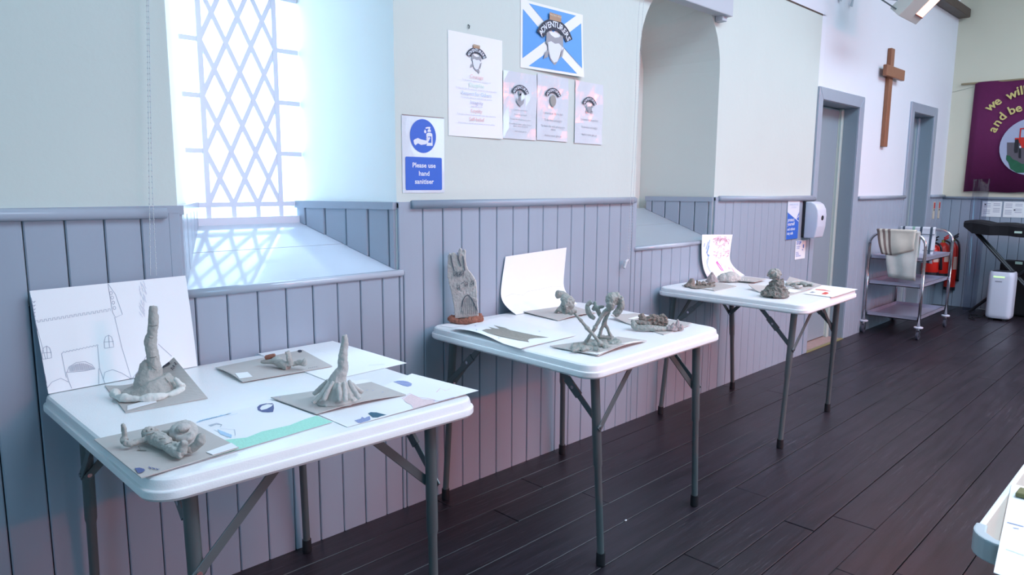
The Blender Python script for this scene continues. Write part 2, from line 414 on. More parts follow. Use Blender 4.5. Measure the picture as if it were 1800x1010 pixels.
# returns of the lining at its end and its top
f = wall.faces.new([wall.verts.new(p) for p in ((XL+.062, 0, 0), (XL+.062, .03, 0), (XL+.062, .03, ZL), (XL+.062, 0, ZL))])
wl = obj('wall_left', wall, CREAM, kind='structure', recalc=False)
b = NB(); box(b, XB, XL+.062, -.001, .03, ZL-.012, ZL); obj('lining_top_edge', b, BEAMM, wl)
# white wall above and beyond the lining, with two door openings
wb2 = NB(); yw = .03
wrect(wb2, XB, DX[0][0], ZL, ZC+.3, yw); wrect(wb2, XL, DX[0][0], 0, ZL, yw)
wrect(wb2, DX[0][0], DX[0][1], D1T, ZC+.3, yw); wrect(wb2, DX[0][1], DX[1][0], 0, ZC+.3, yw)
wrect(wb2, DX[1][0], DX[1][1], D2T, ZC+.3, yw); wrect(wb2, DX[1][1], XE, 0, ZC+.3, yw)
for v in wb2.verts: v.co.y = yw if v.co.x < 5.43 else .0
ww = obj('wall_left_far', wb2, WHITE, kind='structure', recalc=False)
# unseen boxes added to block outside light behind the wall
b = NB(); box(b, XB-.1, .5, .62, .68, -.1, 4); box(b, 1.85, XE+.6, .62, .68, -.1, 4)
box(b, XB-.1, XE+.6, .62, .68, -.1, .95); box(b, XB-.1, XE+.6, .62, .68, 2.5, 4)
for q in (.50, 1.80, 2.80, 4.15): box(b, q, q+.05, .03, .65, -.1, 4)
obj('outside_light_block', b, WHITE, kind='structure')

# ---- window niches
def niche(idx, xl, xr, sillmat):
    SPL = .20 if idx == 1 else .14
    c = (xl+xr)/2; gl, gr = xl+SPL, xr-SPL+.01
    bm = NB(); n = 20
    outer = [(xl, SILLF)]+arch_pts(xl, xr, n)+[(xr, SILLF)]
    rg = (gr-gl)/2; cg = (gl+gr)/2
    inner = [(gl, SILLB)]+[(cg-rg*math.cos(math.pi*k/n), SPR+rg*1.03*math.sin(math.pi*k/n)) for k in range(n+1)]+[(gr, SILLB)]
    for i in range(len(outer)-1):
        a, b_ = outer[i], outer[i+1]; d, c_ = inner[i], inner[i+1]
        bm.faces.new([bm.verts.new(p) for p in ((a[0], 0, a[1]), (b_[0], 0, b_[1]), (c_[0], YG+.06, c_[1]), (d[0], YG+.06, d[1]))])
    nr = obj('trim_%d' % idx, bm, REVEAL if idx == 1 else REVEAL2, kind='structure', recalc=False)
    # sloping sill of two boards with a rounded nosing
    w = empty('sloping_sill', (c, .2, SILLF), 'glossy grey-blue sloping window sill under the diamond-lattice window' if idx == 1 else 'matt grey-green sloping sill in the shaded arched niche', 'window sill')
    w['kind'] = 'structure'
    split = .52
    def sp(t): return xl+(gl-xl)*t, xr+(gr-xr)*t, YG*t, SILLF+(SILLB-SILLF)*t
    for t0, t1 in ((0, split-.004), (split+.004, 1.03)):
        a = sp(t0); b_ = sp(t1); bm = NB()
        prism(bm, [(a[0]-.002, a[2], a[3]), (a[1]+.002, a[2], a[3]), (b_[1]+.002, b_[2], b_[3]), (b_[0]-.002, b_[2], b_[3])], (0, 0, -.02))
        obj('sill_board', bm, sillmat, w)
    bm = NB(); tube(bm, [(xl-.01, -.012, SILLF-.012), (xr+.012, -.012, SILLF-.012)], .0135, 12); obj('sill_nosing', bm, SILLP, w, smooth=True)
    # wainscot boards on both reveals
    for side in (0, 1):
        x0, x1 = (xl, gl) if side == 0 else (xr, gr)
        edges = [0, .06, .26, .48, .70, .90, 1.0]
        for e0, e1 in zip(edges, edges[1:]):
            g = .008; t0, t1 = e0+g, e1-g
            def q(t, z, off):
                s = 1 if side == 0 else -1; return (x0+(x1-x0)*t+s*off, YG*t, z)
            bm = NB(); zb0 = SILLF+(SILLB-SILLF)*t0; zb1 = SILLF+(SILLB-SILLF)*t1; zt = RAILZ-.012
            th = .012+random.uniform(-.002, .002)
            lo = [q(t0, zb0, 0), q(t1, zb1, 0), q(t1, zt, 0), q(t0, zt, 0)]; hi = [q(t0, zb0, th), q(t1, zb1, th), q(t1, zt, th), q(t0, zt, th)]
            A = [bm.verts.new(p) for p in lo]; B = [bm.verts.new(p) for p in hi]
            bm.faces.new(A); bm.faces.new(B[::-1])
            for i in range(4): bm.faces.new((A[i], A[(i+1) % 4], B[(i+1) % 4], B[i]))
            bmesh.ops.recalc_face_normals(bm, faces=bm.faces[:]); bevel(bm, .002, 1)
            obj('reveal_board', bm, BOARD, nr)
        bm = NB(); s = 1 if side == 0 else -1
        prism(bm, [(x0, 0, RAILZ), (x1, YG, RAILZ), (x1+s*.018, YG, RAILZ), (x0+s*.018, 0, RAILZ)], (0, 0, -.028))
        obj('reveal_cap', bm, BOARD, nr)
    # painted corner trims on the wall face beside the opening
    for x0, x1 in ((xl-.032, xl), (xr, xr+.032)):
        bm = NB(); box(bm, x0, x1, -.013, .0, SILLF-.01, RAILZ-.002); bevel(bm, .002, 1); obj('corner_trim', bm, BOARD, nr)
    if idx == 2:          # the shaded niche is plastered up at the back
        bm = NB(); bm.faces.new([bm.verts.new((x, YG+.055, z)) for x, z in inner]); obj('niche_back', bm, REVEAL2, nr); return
    # the leaded window
    fr = bpy.data.objects.new('window_%d' % idx, None); C.objects.link(fr); fr.location = (cg, YG, SILLB); fr['kind'] = 'structure'
    if idx == 1: LX0, LX1 = 1.035, 1.3165
    else: LX0, LX1 = cg-.14, cg+.14
    zb = 1.21; dz = .0968; a = (LX1-LX0)/3; ztop = zb+8*dz
    LEADM = mat('glare_tinted_window_bars', (.74, .80, .90), .45)  # pale blue stands for the sky's glare over the bars
    def bar(nm, p, q_, w_=.0085, t_=.007):
        bm = NB(); p = Vector((p[0], 0, p[1])); q_ = Vector((q_[0], 0, q_[1])); d = (q_-p).normalized(); nn = Vector((-d.z, 0, d.x))*w_/2
        prism(bm, [p-nn+Vector((0, YG-t_/2, 0)), p+nn+Vector((0, YG-t_/2, 0)), q_+nn+Vector((0, YG-t_/2, 0)), q_-nn+Vector((0, YG-t_/2, 0))], (0, t_, 0))
        obj(nm, bm, LEADM, fr)
    bar('bottom_rail', (gl-.02, SILLB+.006), (gr+.02, SILLB+.006), .030, .03)
    bar('cross_bar', (gl-.02, zb), (gr+.02, zb), .018, .009)
    for k in range(4): bar('short_mullion', (LX0+a*k, SILLB+.015), (LX0+a*k, zb), .018, .0075)
    bar('mullion', (LX0, zb), (LX0, 2.16), .019, .0105); bar('mullion', (LX1, zb), (LX1, 2.16), .019, .0105)
    for j in range(2, 9, 2):
        for (xa, xb_) in ((gl-.02, LX0), (LX1, gr+.02)): bar('side_bar', (xa, zb+j*dz), (xb_, zb+j*dz), .017)
    bar('cross_bar', (gl-.02, ztop), (gr+.02, ztop), .013, .014)
    cols = 6; ah = a/2                       # node grid: x step ah, z step dz
    def diag(s):
        for k in range(-8, 7):
            i0, j0 = (k, 0)
            pts = []
            for j in range(0, 9):
                i = k+j if s > 0 else 6-k-j
                if 0 <= i <= 6: pts.append((LX0+ah*i, zb+dz*j))
            if len(pts) >= 2 and k % 2 == 0: bar('lattice_bar', pts[0], pts[-1], .0175, .007 if s > 0 else .008)
    diag(1); diag(-1)
    # panes
    def pane(pts):
        bm = NB(); prism(bm, [Vector((x, YG-.0015, z)) for x, z in pts], (0, .003, 0)); obj('pane', bm, GLASS, fr)
    for j in range(-1, 9):
        for i in range(0, 7):
            if (i+j) % 2: # diamond centres
                cx, cz = LX0+ah*i, zb+dz*j
                P_ = [(max(cx-ah, LX0), cz), (cx, cz-dz), (min(cx+ah, LX1), cz), (cx, cz+dz)]
                if i == 0: P_ = [(cx, cz-dz), (cx+ah, cz), (cx, cz+dz)]
                if i == 6: P_ = [(cx, cz-dz), (cx, cz+dz), (cx-ah, cz)]
                if j == 0: P_ = [q for q in P_ if q[1] >= zb-1e-6]
                if j == 8: P_ = [q for q in P_ if q[1] <= ztop+1e-6]
                if j == -1: continue
                if len(P_) >= 3: pane(P_)
    for k in range(3): pane([(LX0+a*k, SILLB+.01), (LX0+a*(k+1), SILLB+.01), (LX0+a*(k+1), zb), (LX0+a*k, zb)])
    for (xa, xb_) in ((gl-.01, LX0), (LX1, gr+.01)):
        pane([(xa, SILLB+.01), (xb_, SILLB+.01), (xb_, zb), (xa, zb)])
        for j in range(0, 8, 2): pane([(xa, zb+j*dz), (xb_, zb+j*dz), (xb_, zb+(j+2)*dz), (xa, zb+(j+2)*dz)])
    pane([(gl-.01, ztop), (gr+.01, ztop), (gr+.01, 2.2), (gl-.01, 2.2)])
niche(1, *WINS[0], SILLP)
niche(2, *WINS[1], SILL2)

# ---- tongue-and-groove boards under the rail
def board(x0, x1, z0, z1, parent=None, y=0.0, th=.012, m=BOARD):
    bm = NB(); g = .0016; box(bm, x0+g, x1-g, y-th-random.uniform(0, .0012), y-.0005, z0, z1)
    e = [q for q in bm.edges if all(v.co.y < y-.006 for v in q.verts) and abs(q.verts[0].co.x-q.verts[1].co.x) < 1e-5]
    bmesh.ops.bevel(bm, geom=e, offset=.0030, segments=1, affect='EDGES')
    return obj('board', bm, m, parent or wl)
js = [-3.0]
j0 = .390-.0955*9
js = [j0+.0955*k for k in range(0, 14)]
js = [q for q in js if q < .78]
xg = 1.2097-.0984*4
while xg < 5.33: js.append(xg); xg += .0984+random.uniform(-.003, .003)
js.append(5.361); js = sorted(js)
bgap = NB(); box(bgap, -.6, 5.361, -.0016, -.0004, 0, SILLF-.002); obj('board_backing', bgap, DARKGAP, wl)
def ztop_at(x):
    for xl, xr in WINS:
        if xl-.001 < x < xr+.001: return SILLF-.016
    return RAILZ-.02
for a, b_ in zip(js, js[1:]):
    cuts = [a]+[q for w in WINS for q in w if a+.012 < q < b_-.012]+[b_]
    for c0, c1 in zip(cuts, cuts[1:]):
        if c1-c0 > .01: board(c0, c1, 0, ztop_at((c0+c1)/2))
# strip beside the window edge where the boards end
# ---- dado rails (half round)
def rail(p0, p1, nm='dado_rail', parent=wl, r=.0165):
    bm = NB(); p0, p1 = Vector(p0), Vector(p1); tube(bm, [p0, p1], r, 12); obj(nm, bm, BOARD, parent, smooth=True)
rail((-.6, -.020, 1.213), (.745, -.020, 1.202)); rail((1.64, -.020, 1.212), (3.085, -.020, 1.213)); rail((3.97, -.020, 1.213), (5.385, -.020, 1.197))
for xa, xb_ in ((-.6, .786), (1.582, 3.118), (3.935, 5.361)):
    bm = NB(); box(bm, xa, xb_, -.014, 0, RAILZ-.022, RAILZ); obj('rail_backing', bm, BOARD, wl)

# ---- far part of the wall: boards between the doors
for (xa, xb_) in ((DX[0][1]+.12, DX[1][0]-.10), (DX[1][1]+.10, XE-.02)):
    n = max(2, round((xb_-xa)/.098))
    for k in range(n): board(xa+(xb_-xa)*k/n, xa+(xb_-xa)*(k+1)/n, 0, 1.19, ww)
    rail((xa, -.02, 1.195), (xb_, -.02, 1.195), parent=ww)

# ---- doors
def door(idx, x0, x1, zt, outer_l, outer_r, lip):
    d = bpy.data.objects.new('door_%d' % idx, None); C.objects.link(d); d.location = ((x0+x1)/2, 0, 0); d['kind'] = 'structure'
    cw_t = .095
    for nm, pts in (('casing', [(outer_l, 0), (x0-.004, 0), (x0-.004, zt+.004), (outer_l, zt+cw_t)]), ('casing', [(x1+.004, 0), (outer_r, 0), (outer_r, zt+cw_t), (x1+.004, zt+.004)]), ('casing', [(outer_l, zt+cw_t), (x0-.004, zt+.004), (x1+.004, zt+.004), (outer_r, zt+cw_t)])):
        bm = NB(); prism(bm, [(x, -.018, z) for x, z in pts], (0, .045, 0)); bmesh.ops.recalc_face_normals(bm, faces=bm.faces[:]); bevel(bm, .004, 1); obj(nm, bm, BOARD, d)
        inner = []
    dep = .13
    bm = NB(); box(bm, x0-.03, x0, -.005, dep+.06, 0, zt+.03); obj('jamb', bm, DOORP, d)
    bm = NB(); box(bm, x1, x1+.03, -.005, dep+.06, 0, zt+.03); obj('jamb', bm, DOORP, d)
    bm = NB(); box(bm, x0, x1, -.005, dep+.06, zt, zt+.03); obj('jamb_head', bm, DOORP, d)
    bm = NB(); box(bm, x0+.004, x1-lip, dep, dep+.04, .012, zt-.006); bevel(bm, .002, 1); obj('door_leaf', bm, DOORP, d)
    bm = NB(); box(bm, x1-lip, x1, dep-.025, dep+.04, 0, zt-.002); bevel(bm, .003, 1); obj('door_stop', bm, GREENISH if idx == 1 else BOARD, d)
    bm = NB(); box(bm, x1-lip-.006, x1-lip, dep-.004, dep+.01, .02, zt-.05); obj('leaf_edge', bm, GREENISH, d)
    bm = NB(); box(bm, x0, x1, .0, dep+.06, -.012, .004); obj('threshold', bm, mat('pale_threshold', (.40, .27, .24), .6, noise_amt=.2, noise_scale=25), d)
    bm = NB(); box(bm, x0-.0, x1, -.02, .006, -.004, .007); bevel(bm, .002, 1); obj('threshold_strip', bm, mat('dull_brass_strip', (.34, .30, .13), .45, metal=.4), d)
door(1, DX[0][0], DX[0][1], D1T, 5.365, DX[0][1]+.10, .045)
door(2, DX[1][0], DX[1][1], D2T, 7.50, DX[1][1]+.10, .06)

# ---- end wall with boards
we = NB(); we.faces.new([we.verts.new(p) for p in ((XE, 0, 0), (XE, YR, 0), (XE, YR, 5.4), (XE, -3.5, 5.9), (XE, 0, ZC+.3))])
wend = obj('wall_end', we, ENDM, kind='structure', recalc=False)
yb = -.002
k = 0
while yb > -3.4:
    w_ = .092; bm = NB(); box(bm, XE-.013-random.uniform(0, .001), XE-.0005, yb-w_+.0016, yb-.0016, 0, 1.165)
    e = [q for q in bm.edges if all(v.co.x < XE-.008 for v in q.verts) and abs(q.verts[0].co.y-q.verts[1].co.y) < 1e-5]
    bmesh.ops.bevel(bm, geom=e, offset=.003, segments=1, affect='EDGES'); obj('board', bm, BOARD, wend); yb -= w_
b = NB(); box(b, XE-.0016, XE-.0004, -3.5, 0, 0, 1.16); obj('board_backing', b, DARKGAP, wend)
rail((XE-.018, -.0, 1.178), (XE-.018, -3.5, 1.168), parent=wend, r=.015)
b = NB(); box(b, XE-.010, XE, -3.5, 0, 1.15, 1.186); obj('rail_backing', b, BOARD, wend)

# ---- other walls and ceiling (outside the frame, they bounce the light)
b = NB(); b.faces.new([b.verts.new(p) for p in ((XB, YR, 0), (XE, YR, 0), (XE, YR, ZC+.3), (XB, YR, ZC+.3))]); obj('wall_right', b, CREAM, kind='structure', recalc=False)
b = NB(); b.faces.new([b.verts.new(p) for p in ((XB, .62, 0), (XB, YR, 0), (XB, YR, ZC+.3), (XB, -3.5, 5.9), (XB, .62, ZC+.3))]); obj('wall_back', b, CREAM, kind='structure', recalc=False)
b = NB()
b.faces.new([b.verts.new(p) for p in ((XB, .7, ZC+.02), (XE, .7, ZC+.02), (XE, -3.5, 5.3), (XB, -3.5, 5.3))])
b.faces.new([b.verts.new(p) for p in ((XB, -3.5, 5.3), (XE, -3.5, 5.3), (XE, YR, ZC+.02), (XB, YR, ZC+.02))])
ceil = obj('ceiling', b, CEILM, kind='structure', recalc=False)
bm = NB(); box(bm, XB, XE-.02, -.11, .0, 3.05, 3.135); bevel(bm, .006, 1); obj('wall_plate_beam', bm, BEAMM, ceil)

# ================================================================= FURNITURE AND THINGS
T = .735
# ---------------------------------------------------------------- folding tables
def table(name, label, FL, FR, BR, BL, feet, tops, braces):
    """moulded plastic top on four separately folding tubular legs"""
    cs = [Vector((*p, 0)) for p in (FL, FR, BR, BL)]; cen = sum(cs, Vector())/4
    t = empty(name, (cen.x, cen.y, 0), label, 'table', 'folding tables along the wall')
    # rounded outline
    def outline(inset, r, z, n=7):
        out = []; m = 4
        q = []
        for i in range(4):
            a, b_, c_ = cs[i-1], cs[i], cs[(i+1) % 4]
            d1 = (a-b_).normalized(); d2 = (c_-b_).normalized(); q.append(b_+(d1+d2)*inset)
        for i in range(4):
            a, b_, c_ = q[i-1], q[i], q[(i+1) % 4]; d1 = (a-b_).normalized(); d2 = (c_-b_).normalized()
            o_ = b_+(d1+d2)*r
            for k in range(n+1):
                th = k/n*math.pi/2; p = o_-d2*r*math.cos(th)-d1*r*math.sin(th)
                out.append(Vector((p.x, p.y, z)))
        return out
    prof = [(.020, T-.049), (.004, T-.046), (0, T-.040), (0, T-.0265), (.001, T-.0245), (.006, T-.0235), (.0065, T-.014), (.009, T-.005), (.014, T-.001), (.022, T), ]
    bm = NB(); rings = [[bm.verts.new(p) for p in outline(i, .062-i*.6, z)] for i, z in prof]
    for a, b_ in zip(rings, rings[1:]):
        n = len(a)
        for k in range(n): bm.faces.new((a[k], a[(k+1) % n], b_[(k+1) % n], b_[k]))
    bm.faces.new(rings[-1]); 
    inner = [bm.verts.new(p) for p in outline(.026, .045, T-.049)]; inner2 = [bm.verts.new(p) for p in outline(.030, .04, T-.022)]
    n = len(inner)
    for a, b_ in ((inner, rings[0]), (inner2, inner)):
        for k in range(n): bm.faces.new((a[k], a[(k+1) % n], b_[(k+1) % n], b_[k]))
    bm.faces.new(inner2[::-1])
    top = obj('table_top', bm, PLASTIC, t, smooth=True)
    try:
        me = top.data; me.set_sharp_from_angle(angle=math.radians(28))
    except Exception: pass
    # steel frame under the top
    bm = NB()
    o2 = outline(.075, .03, T-.032, 3)
    tube(bm, o2+[o2[0]], .009, 8, cap=False); obj('under_frame', bm, LEGM, t, smooth=True)
    for (fx, fy), (tx, ty), br in zip(feet, tops, braces):
        bm = NB(); f0 = Vector((fx, fy, .035)); f1 = Vector((tx, ty, T-.035)); dd = f1-f0
        tube(bm, [f0, f0+dd*.48, f0+dd*.5, f1], [.0125, .0125, .0155, .0155], 14)
        lg = obj('leg', bm, LEGM, t, smooth=True); lg.data.set_sharp_from_angle(angle=math.radians(40))
        bm = NB(); tube(bm, [(fx, fy, .0), (fx, fy, .006), f0+Vector((0, 0, .012))], [.015, .0165, .0155], 14); obj('foot_cap', bm, RUB, lg)
        for (ox, oy, zz, mt, joint) in br:
            a = f0+dd*((zz-.035)/(T-.07)); e = Vector((tx+ox, ty+oy, T-.04)); d = (e-a).normalized()
            side = d.cross(Vector((oy, ox, 0)) if False else Vector((0, 0, 1))).normalized(); w = side.cross(d).normalized()*.011; h = side*.0022
            offs = side*.016
            bm = NB(); P0 = a+offs; P1 = e+offs
            vs = [bm.verts.new(p) for p in (P0-w-h-d*.012, P0+w-h-d*.012, P0+w+h-d*.012, P0-w+h-d*.012, P1-w-h, P1+w-h, P1+w+h, P1-w+h)]
            for f in ((0, 1, 2, 3), (4, 7, 6, 5), (0, 4, 5, 1), (1, 5, 6, 2), (2, 6, 7, 3), (3, 7, 4, 0)): bm.faces.new([vs[i] for i in f])
            bmesh.ops.recalc_face_normals(bm, faces=bm.faces[:]); bevel(bm, .001, 1)
            bo = obj('brace', bm, mt, t)
            bm = NB(); tube(bm, [P0-side*.020, P0+side*.006], .006, 10); obj('pivot_rivet', bm, STEEL, bo)
            if joint:
                jp = P0.lerp(P1, joint); bm = NB(); tube(bm, [jp-side*.006, jp+side*.006], .0065, 10); obj('joint_rivet', bm, STEEL, bo)
                bm = NB(); 
                q0 = P0.lerp(P1, joint-.13); q1 = P0.lerp(P1, joint+.13); w2 = w*1.25; h2 = h*2.2
                vs = [bm.verts.new(p) for p in (q0-w2-h2, q0+w2-h2, q0+w2+h2, q0-w2+h2, q1-w2-h2, q1+w2-h2, q1+w2+h2, q1-w2+h2)]
                for f in ((0, 1, 2, 3), (4, 7, 6, 5), (0, 4, 5, 1), (1, 5, 6, 2), (2, 6, 7, 3), (3, 7, 4, 0)): bm.faces.new([vs[i] for i in f])
                obj('joint_plate', bm, mt, bo)
    return t
W = .20
def std_br(ix, iy):   # brace directions: inward along x, inward along y
    return [(ix*W, 0, .50, LEGM, 0), (0, iy*W, .50, LEGM, .55)]
table('folding_table', 'white plastic folding table nearest the camera, with the castle drawing and two clay figures', (.397, -.868), (1.215, -.888), (1.215, -.03), (.385, -.03),
      [(.50, -.80), (1.115, -.80), (1.135, -.052), (.47, -.075)], [(.49, -.80), (1.105, -.80), (1.10, -.10), (.475, -.10)],
      [std_br(1, 1), std_br(-1, 1), std_br(-1, -1), std_br(1, -1)])
table('folding_table', 'white plastic folding table in the middle, holding the clay castle slab and the clay trees', (1.665, -.895), (2.520, -.870), (2.600, -.035), (1.690, -.03),
      [(1.811, -.832), (2.445, -.816), (2.478, -.072), (1.755, -.067)], [(1.775, -.815), (2.43, -.80), (2.44, -.10), (1.775, -.10)],
      [std_br(1, 1), std_br(-1, 1), std_br(-1, -1), std_br(1, -1)])
table('folding_table', 'white plastic folding table farthest along the wall, beside the open door', (3.275, -.876), (4.060, -.842), (4.130, -.035), (3.290, -.03),
      [(3.318, -.775), (4.08, -.708), (4.10, -.10), (3.335, -.066)], [(3.375, -.78), (3.97, -.76), (4.02, -.10), (3.375, -.10)],
      [std_br(1, 1), std_br(-1, 1), std_br(-1, -1), std_br(1, -1)])

# ---------------------------------------------------------------- sheets, boards and drawings
def pz(*pts, z=T): return [Z(x, y, z) for x, y in pts]
def crop(x0, y0, s): return lambda x, y: (x0+x/s, y0+y/s)
def lbl(S, uv, parent, name='name_slip', th=.0006):
    c = [S.uvof(*q) for q in uv]; P4 = [S.P(*q)+S.N(*q)*.0016 for q in c]
    bm = NB(); prism(bm, P4, -S.N(*c[0])*.0008); obj(name, bm, PAPER, parent)
def edge_lift(amt, where):
    """raise chosen corners: where = list of (u, v, height)"""
    def f(u, v):
        z = amt
        for cu, cv, h in where:
            d = math.hypot(u-cu, v-cv); z += h*max(0, 1-d/.9)**2
        return (0, 0, z)
    return f

# -- castle drawing leaning on the wall
cA = Z(85, 692, T+.002); cB = Z(347, 643, T+.002); tA = Yp(52, 511, -.034); tB = Yp(326, 484, -.034)
cA.y = min(cA.y, -.06)
S = Sheet(cA, cB, tB, tA, lift=lambda u, v: (0, -.004*math.sin(math.pi*v), 0))
d = S.build('castle_drawing', PAPER, label='large pencil castle drawing leaning on the boards behind the tall clay tower', cat='drawing', origin=(cA+cB)/2)
f2 = crop(0, 460, 3.742)
bm = NB()
def L(pts, w=.0011, f=f2): S.line(bm, [f(*p) for p in pts], w, px=True)
L([(235, 405), (300, 640), (345, 800), (375, 860)][:2]); L([(235, 400), (300, 800)])
zig = []; x, y = 235, 400
while x < 735:
    t_ = (x-235)/500; yy = 400-80*t_
    zig += [(x, yy), (x, yy-14), (x+14, yy-16), (x+14, yy-2)]; x += 28
L(zig)
L([(710, 145), (740, 330), (760, 365), (805, 345), (760, 215), (712, 145)]); L([(755, 365), (800, 560), (865, 775)])
for q in ((730, 205), (737, 235), (745, 268), (752, 303)): L([(q[0]+9*math.cos(a), q[1]+11*math.sin(a)) for a in [k*math.pi/4 for k in range(9)]], .0012)
for (wx, wy) in ((308, 595), (716, 523)):
    L([(wx-28, wy+45), (wx-32, wy+5), (wx-22, wy-30), (wx-2, wy-42), (wx+18, wy-30), (wx+28, wy), (wx+32, wy+36), (wx-28, wy+45)]); L([(wx-2, wy-42), (wx+4, wy+40)]); L([(wx-31, wy+4), (wx+30, wy)])
zig = [(405, 600)]; x = 410
while x < 640:
    yy = 600-48*(x-410)/230; zig += [(x, yy), (x+6, yy-10), (x+16, yy-6)]; x += 22
L([(435, 760), (405, 605)]+zig+[(642, 550), (655, 700), (690, 805)])
L([(440, 725), (455, 690), (500, 662), (560, 655), (605, 675), (625, 702), (550, 718), (440, 726)]); L([(435, 725), (450, 780), (472, 832)])
for k in range(26): xx = 455+k*6.5; L([(xx, 700-35*math.sin(math.pi*(xx-440)/190)), (xx+6, 722-(xx-440)*.09)], .0009)
L([(650, 700), (650, 810)]); L([(875, 790), (920, 700), (965, 610)]); L([(1040, 540), (1130, 620)])
L([(300, 830), (340, 790), (400, 765), (450, 790)]); L([(680, 770), (690, 725), (740, 708), (800, 730), (860, 770)])
for k in range(5): L([(215, 260+24*k), (222+random.random()*5, 268+24*k), (232, 258+24*k)], .0016)
L([(205, 235), (232, 420)], .0014)
obj('pencil_lines', bm, PENCIL, d, recalc=False)
bm = NB()
for k in range(34): xx = 915+random.random()*40; L([(xx, 125+k*6.5), (xx+6+random.random()*8, 150+k*6.5)], .0016)
obj('smudged_smoke', bm, mat('pencil_smudge', (.72, .74, .82), .8), d, recalc=False)

# -- board with tall clay tower
def cardboard(name, label, corners, lift=None, th=.0022, z=T+.003, labels=(), group=None, m=CARD):
    P4 = [Z(*c[:2], c[2] if len(c) > 2 else z) for c in corners]
    S = Sheet(*P4, lift=lift); o = S.build(name, m, th=th, n=12, label=label, cat='board', origin=sum(P4, Vector())/4)
    for q in labels: lbl(S, q, o)
    return S, o
f3 = crop(80, 560, 5.6125)
S, o = cardboard('cardboard_sheet', 'grey cardboard square marked MIS under the tall clay tower, its far corner bent up', [f3(585, 655), f3(790, 922), f3(1600, 780), (*f3(1265, 380), T+.075)],
                 lift=lambda u, v: (0, 0, -.028*math.sin(math.pi*v)*(1-u)), labels=[[f3(808, 862), f3(806, 905), f3(1098, 825), f3(1078, 785)]])
bm = NB(); S.patch(bm, [f3(1155, 470), f3(1160, 488), f3(1235, 445), f3(1222, 425)], .0018, px=True); S.line(bm, [f3(1240, 485), f3(1262, 508), f3(1250, 480), f3(1275, 492)], .0022, .0018, px=True)
S.line(bm, [f3(1258, 462), f3(1278, 476)], .0022, .0018, px=True); S.line(bm, [f3(1268, 438), f3(1280, 432), f3(1290, 455), f3(1300, 447)], .0022, .0018, px=True)
obj('ink_lettering', bm, INK, o, recalc=False)
B = Z(*f3(1060, 715), T+.007); mp_ = mpp(B)
def v3(x, y, d=0): return V(*f3(x, y), B, d)
t = empty('clay_tower', B, 'tall crooked grey clay tower on a conical mound, in front of the castle drawing', 'sculpture')
bm = NB()
fc = crop(0, 460, 3.742)
def vc(x, y, d=0): return V(*fc(x, y), B, d)
stube(bm, [vc(1006, 288), vc(1008, 345), vc(1008, 410), vc(1000, 470), vc(990, 530), vc(1002, 600), vc(1012, 660), vc(1020, 720), vc(1005, 780), B], [.0100, .0125, .0135, .0135, .0155, .0150, .0155, .018, .030, .045])
stube(bm, [vc(1000, 700), vc(985, 760), B+Vector((0, 0, .02)), B], [.020, .036, .056, .074], 16)
ball(bm, vc(962, 715), (.018, .018, .03)); ball(bm, B+Vector((0, 0, .004)), (.076, .068, .014), 20)
clay('clay_body', bm, CLAY, t, .0026, .0035, .02)
bm = NB()
for (xa, ya, xb_, yb_) in ((975, 492, 1008, 500), (985, 630, 1030, 622), (978, 420, 1035, 418), (1000, 690, 1030, 712), (968, 675, 985, 685), (1085, 760, 1110, 790)):
    tube(bm, [vc(xa, ya, -.019), vc((xa+xb_)/2, (ya+yb_)/2+4, -.021), vc(xb_, yb_, -.018)], .0009, 6)
obj('cracks', bm, CLAYD, t)
t = empty('tissue_roll', B+Vector((0, -.07, 0)), 'twisted white tissue ring wrapped around the foot of the tall clay tower', 'tissue')
bm = NB(); pts = []
for a in range(150, 395, 14):
    aa = math.radians(a); pts.append(B+Vector((.088*math.cos(aa), .080*math.sin(aa), .006+.003*math.sin(a*.9))))
stube(bm, pts, [.010+.004*math.sin(k*1.9) for k in range(len(pts))], 10, 3)
e = pts[-1]; stube(bm, [e, v3(1350, 660, -.01), v3(1275, 592, -.01)], [.008, .007, .006], 8)
clay('tissue_body', bm, TISSUE, t, .0022, .003, .016)

# -- back paper and board with the lying figure
f7 = crop(370, 590, 5.143)
def paper(name, label, corners, lift=None, z=T+.0016, n=8, m=PAPER, cat='drawing'):
    P4 = [Z(*c[:2], c[2] if len(c) > 2 else z) for c in corners]
    S = Sheet(*P4, lift=lift); return S, S.build(name, m, th=.0005, n=n, label=label, cat=cat, origin=sum(P4, Vector())/4)
S, o = paper('paper_sheet', 'blank white sheet at the back right of the nearest table, overhanging its edge', [f7(430, 160), f7(1060, 405), f7(1775, 245), f7(1105, 45)], lift=edge_lift(0, [(0, 1, .0)]))
bm = NB()
for k in range(9): S.line(bm, [f7(1430+16*k, 270-k), f7(1438+16*k, 262-k), f7(1444+16*k, 271-k)], .001, px=True)
for k in range(7): S.line(bm, [f7(950+20*k, 128+6*k), f7(964+20*k, 130+6*k)], .001, px=True)
obj('faint_pencil', bm, mat('faint_pencil', (.60, .64, .72), .8), o, recalc=False)
S, o = cardboard('cardboard_sheet', 'grey cardboard sheet under the small lying clay creature with its arm raised', [f7(45, 285), f7(290, 413), f7(1100, 270), f7(830, 125)], z=T+.0055,
                 lift=lambda u, v: (0, 0, .006*math.sin(math.pi*u)*(1-v)**2), labels=[[f7(222, 342), f7(262, 390), f7(380, 372), f7(335, 330)]])
bm = NB(); S.patch(bm, [f7(788, 140), f7(800, 150), f7(822, 150), f7(830, 140), f7(815, 130), f7(795, 132)], .0018, px=True)
for k in range(5): S.line(bm, [f7(885+18*k, 298-3*k), f7(893+18*k, 292-3*k)], .0016, .0018, px=True)
obj('ink_marks', bm, INK, o, recalc=False)
B = Z(*f7(690, 300), T+.008)
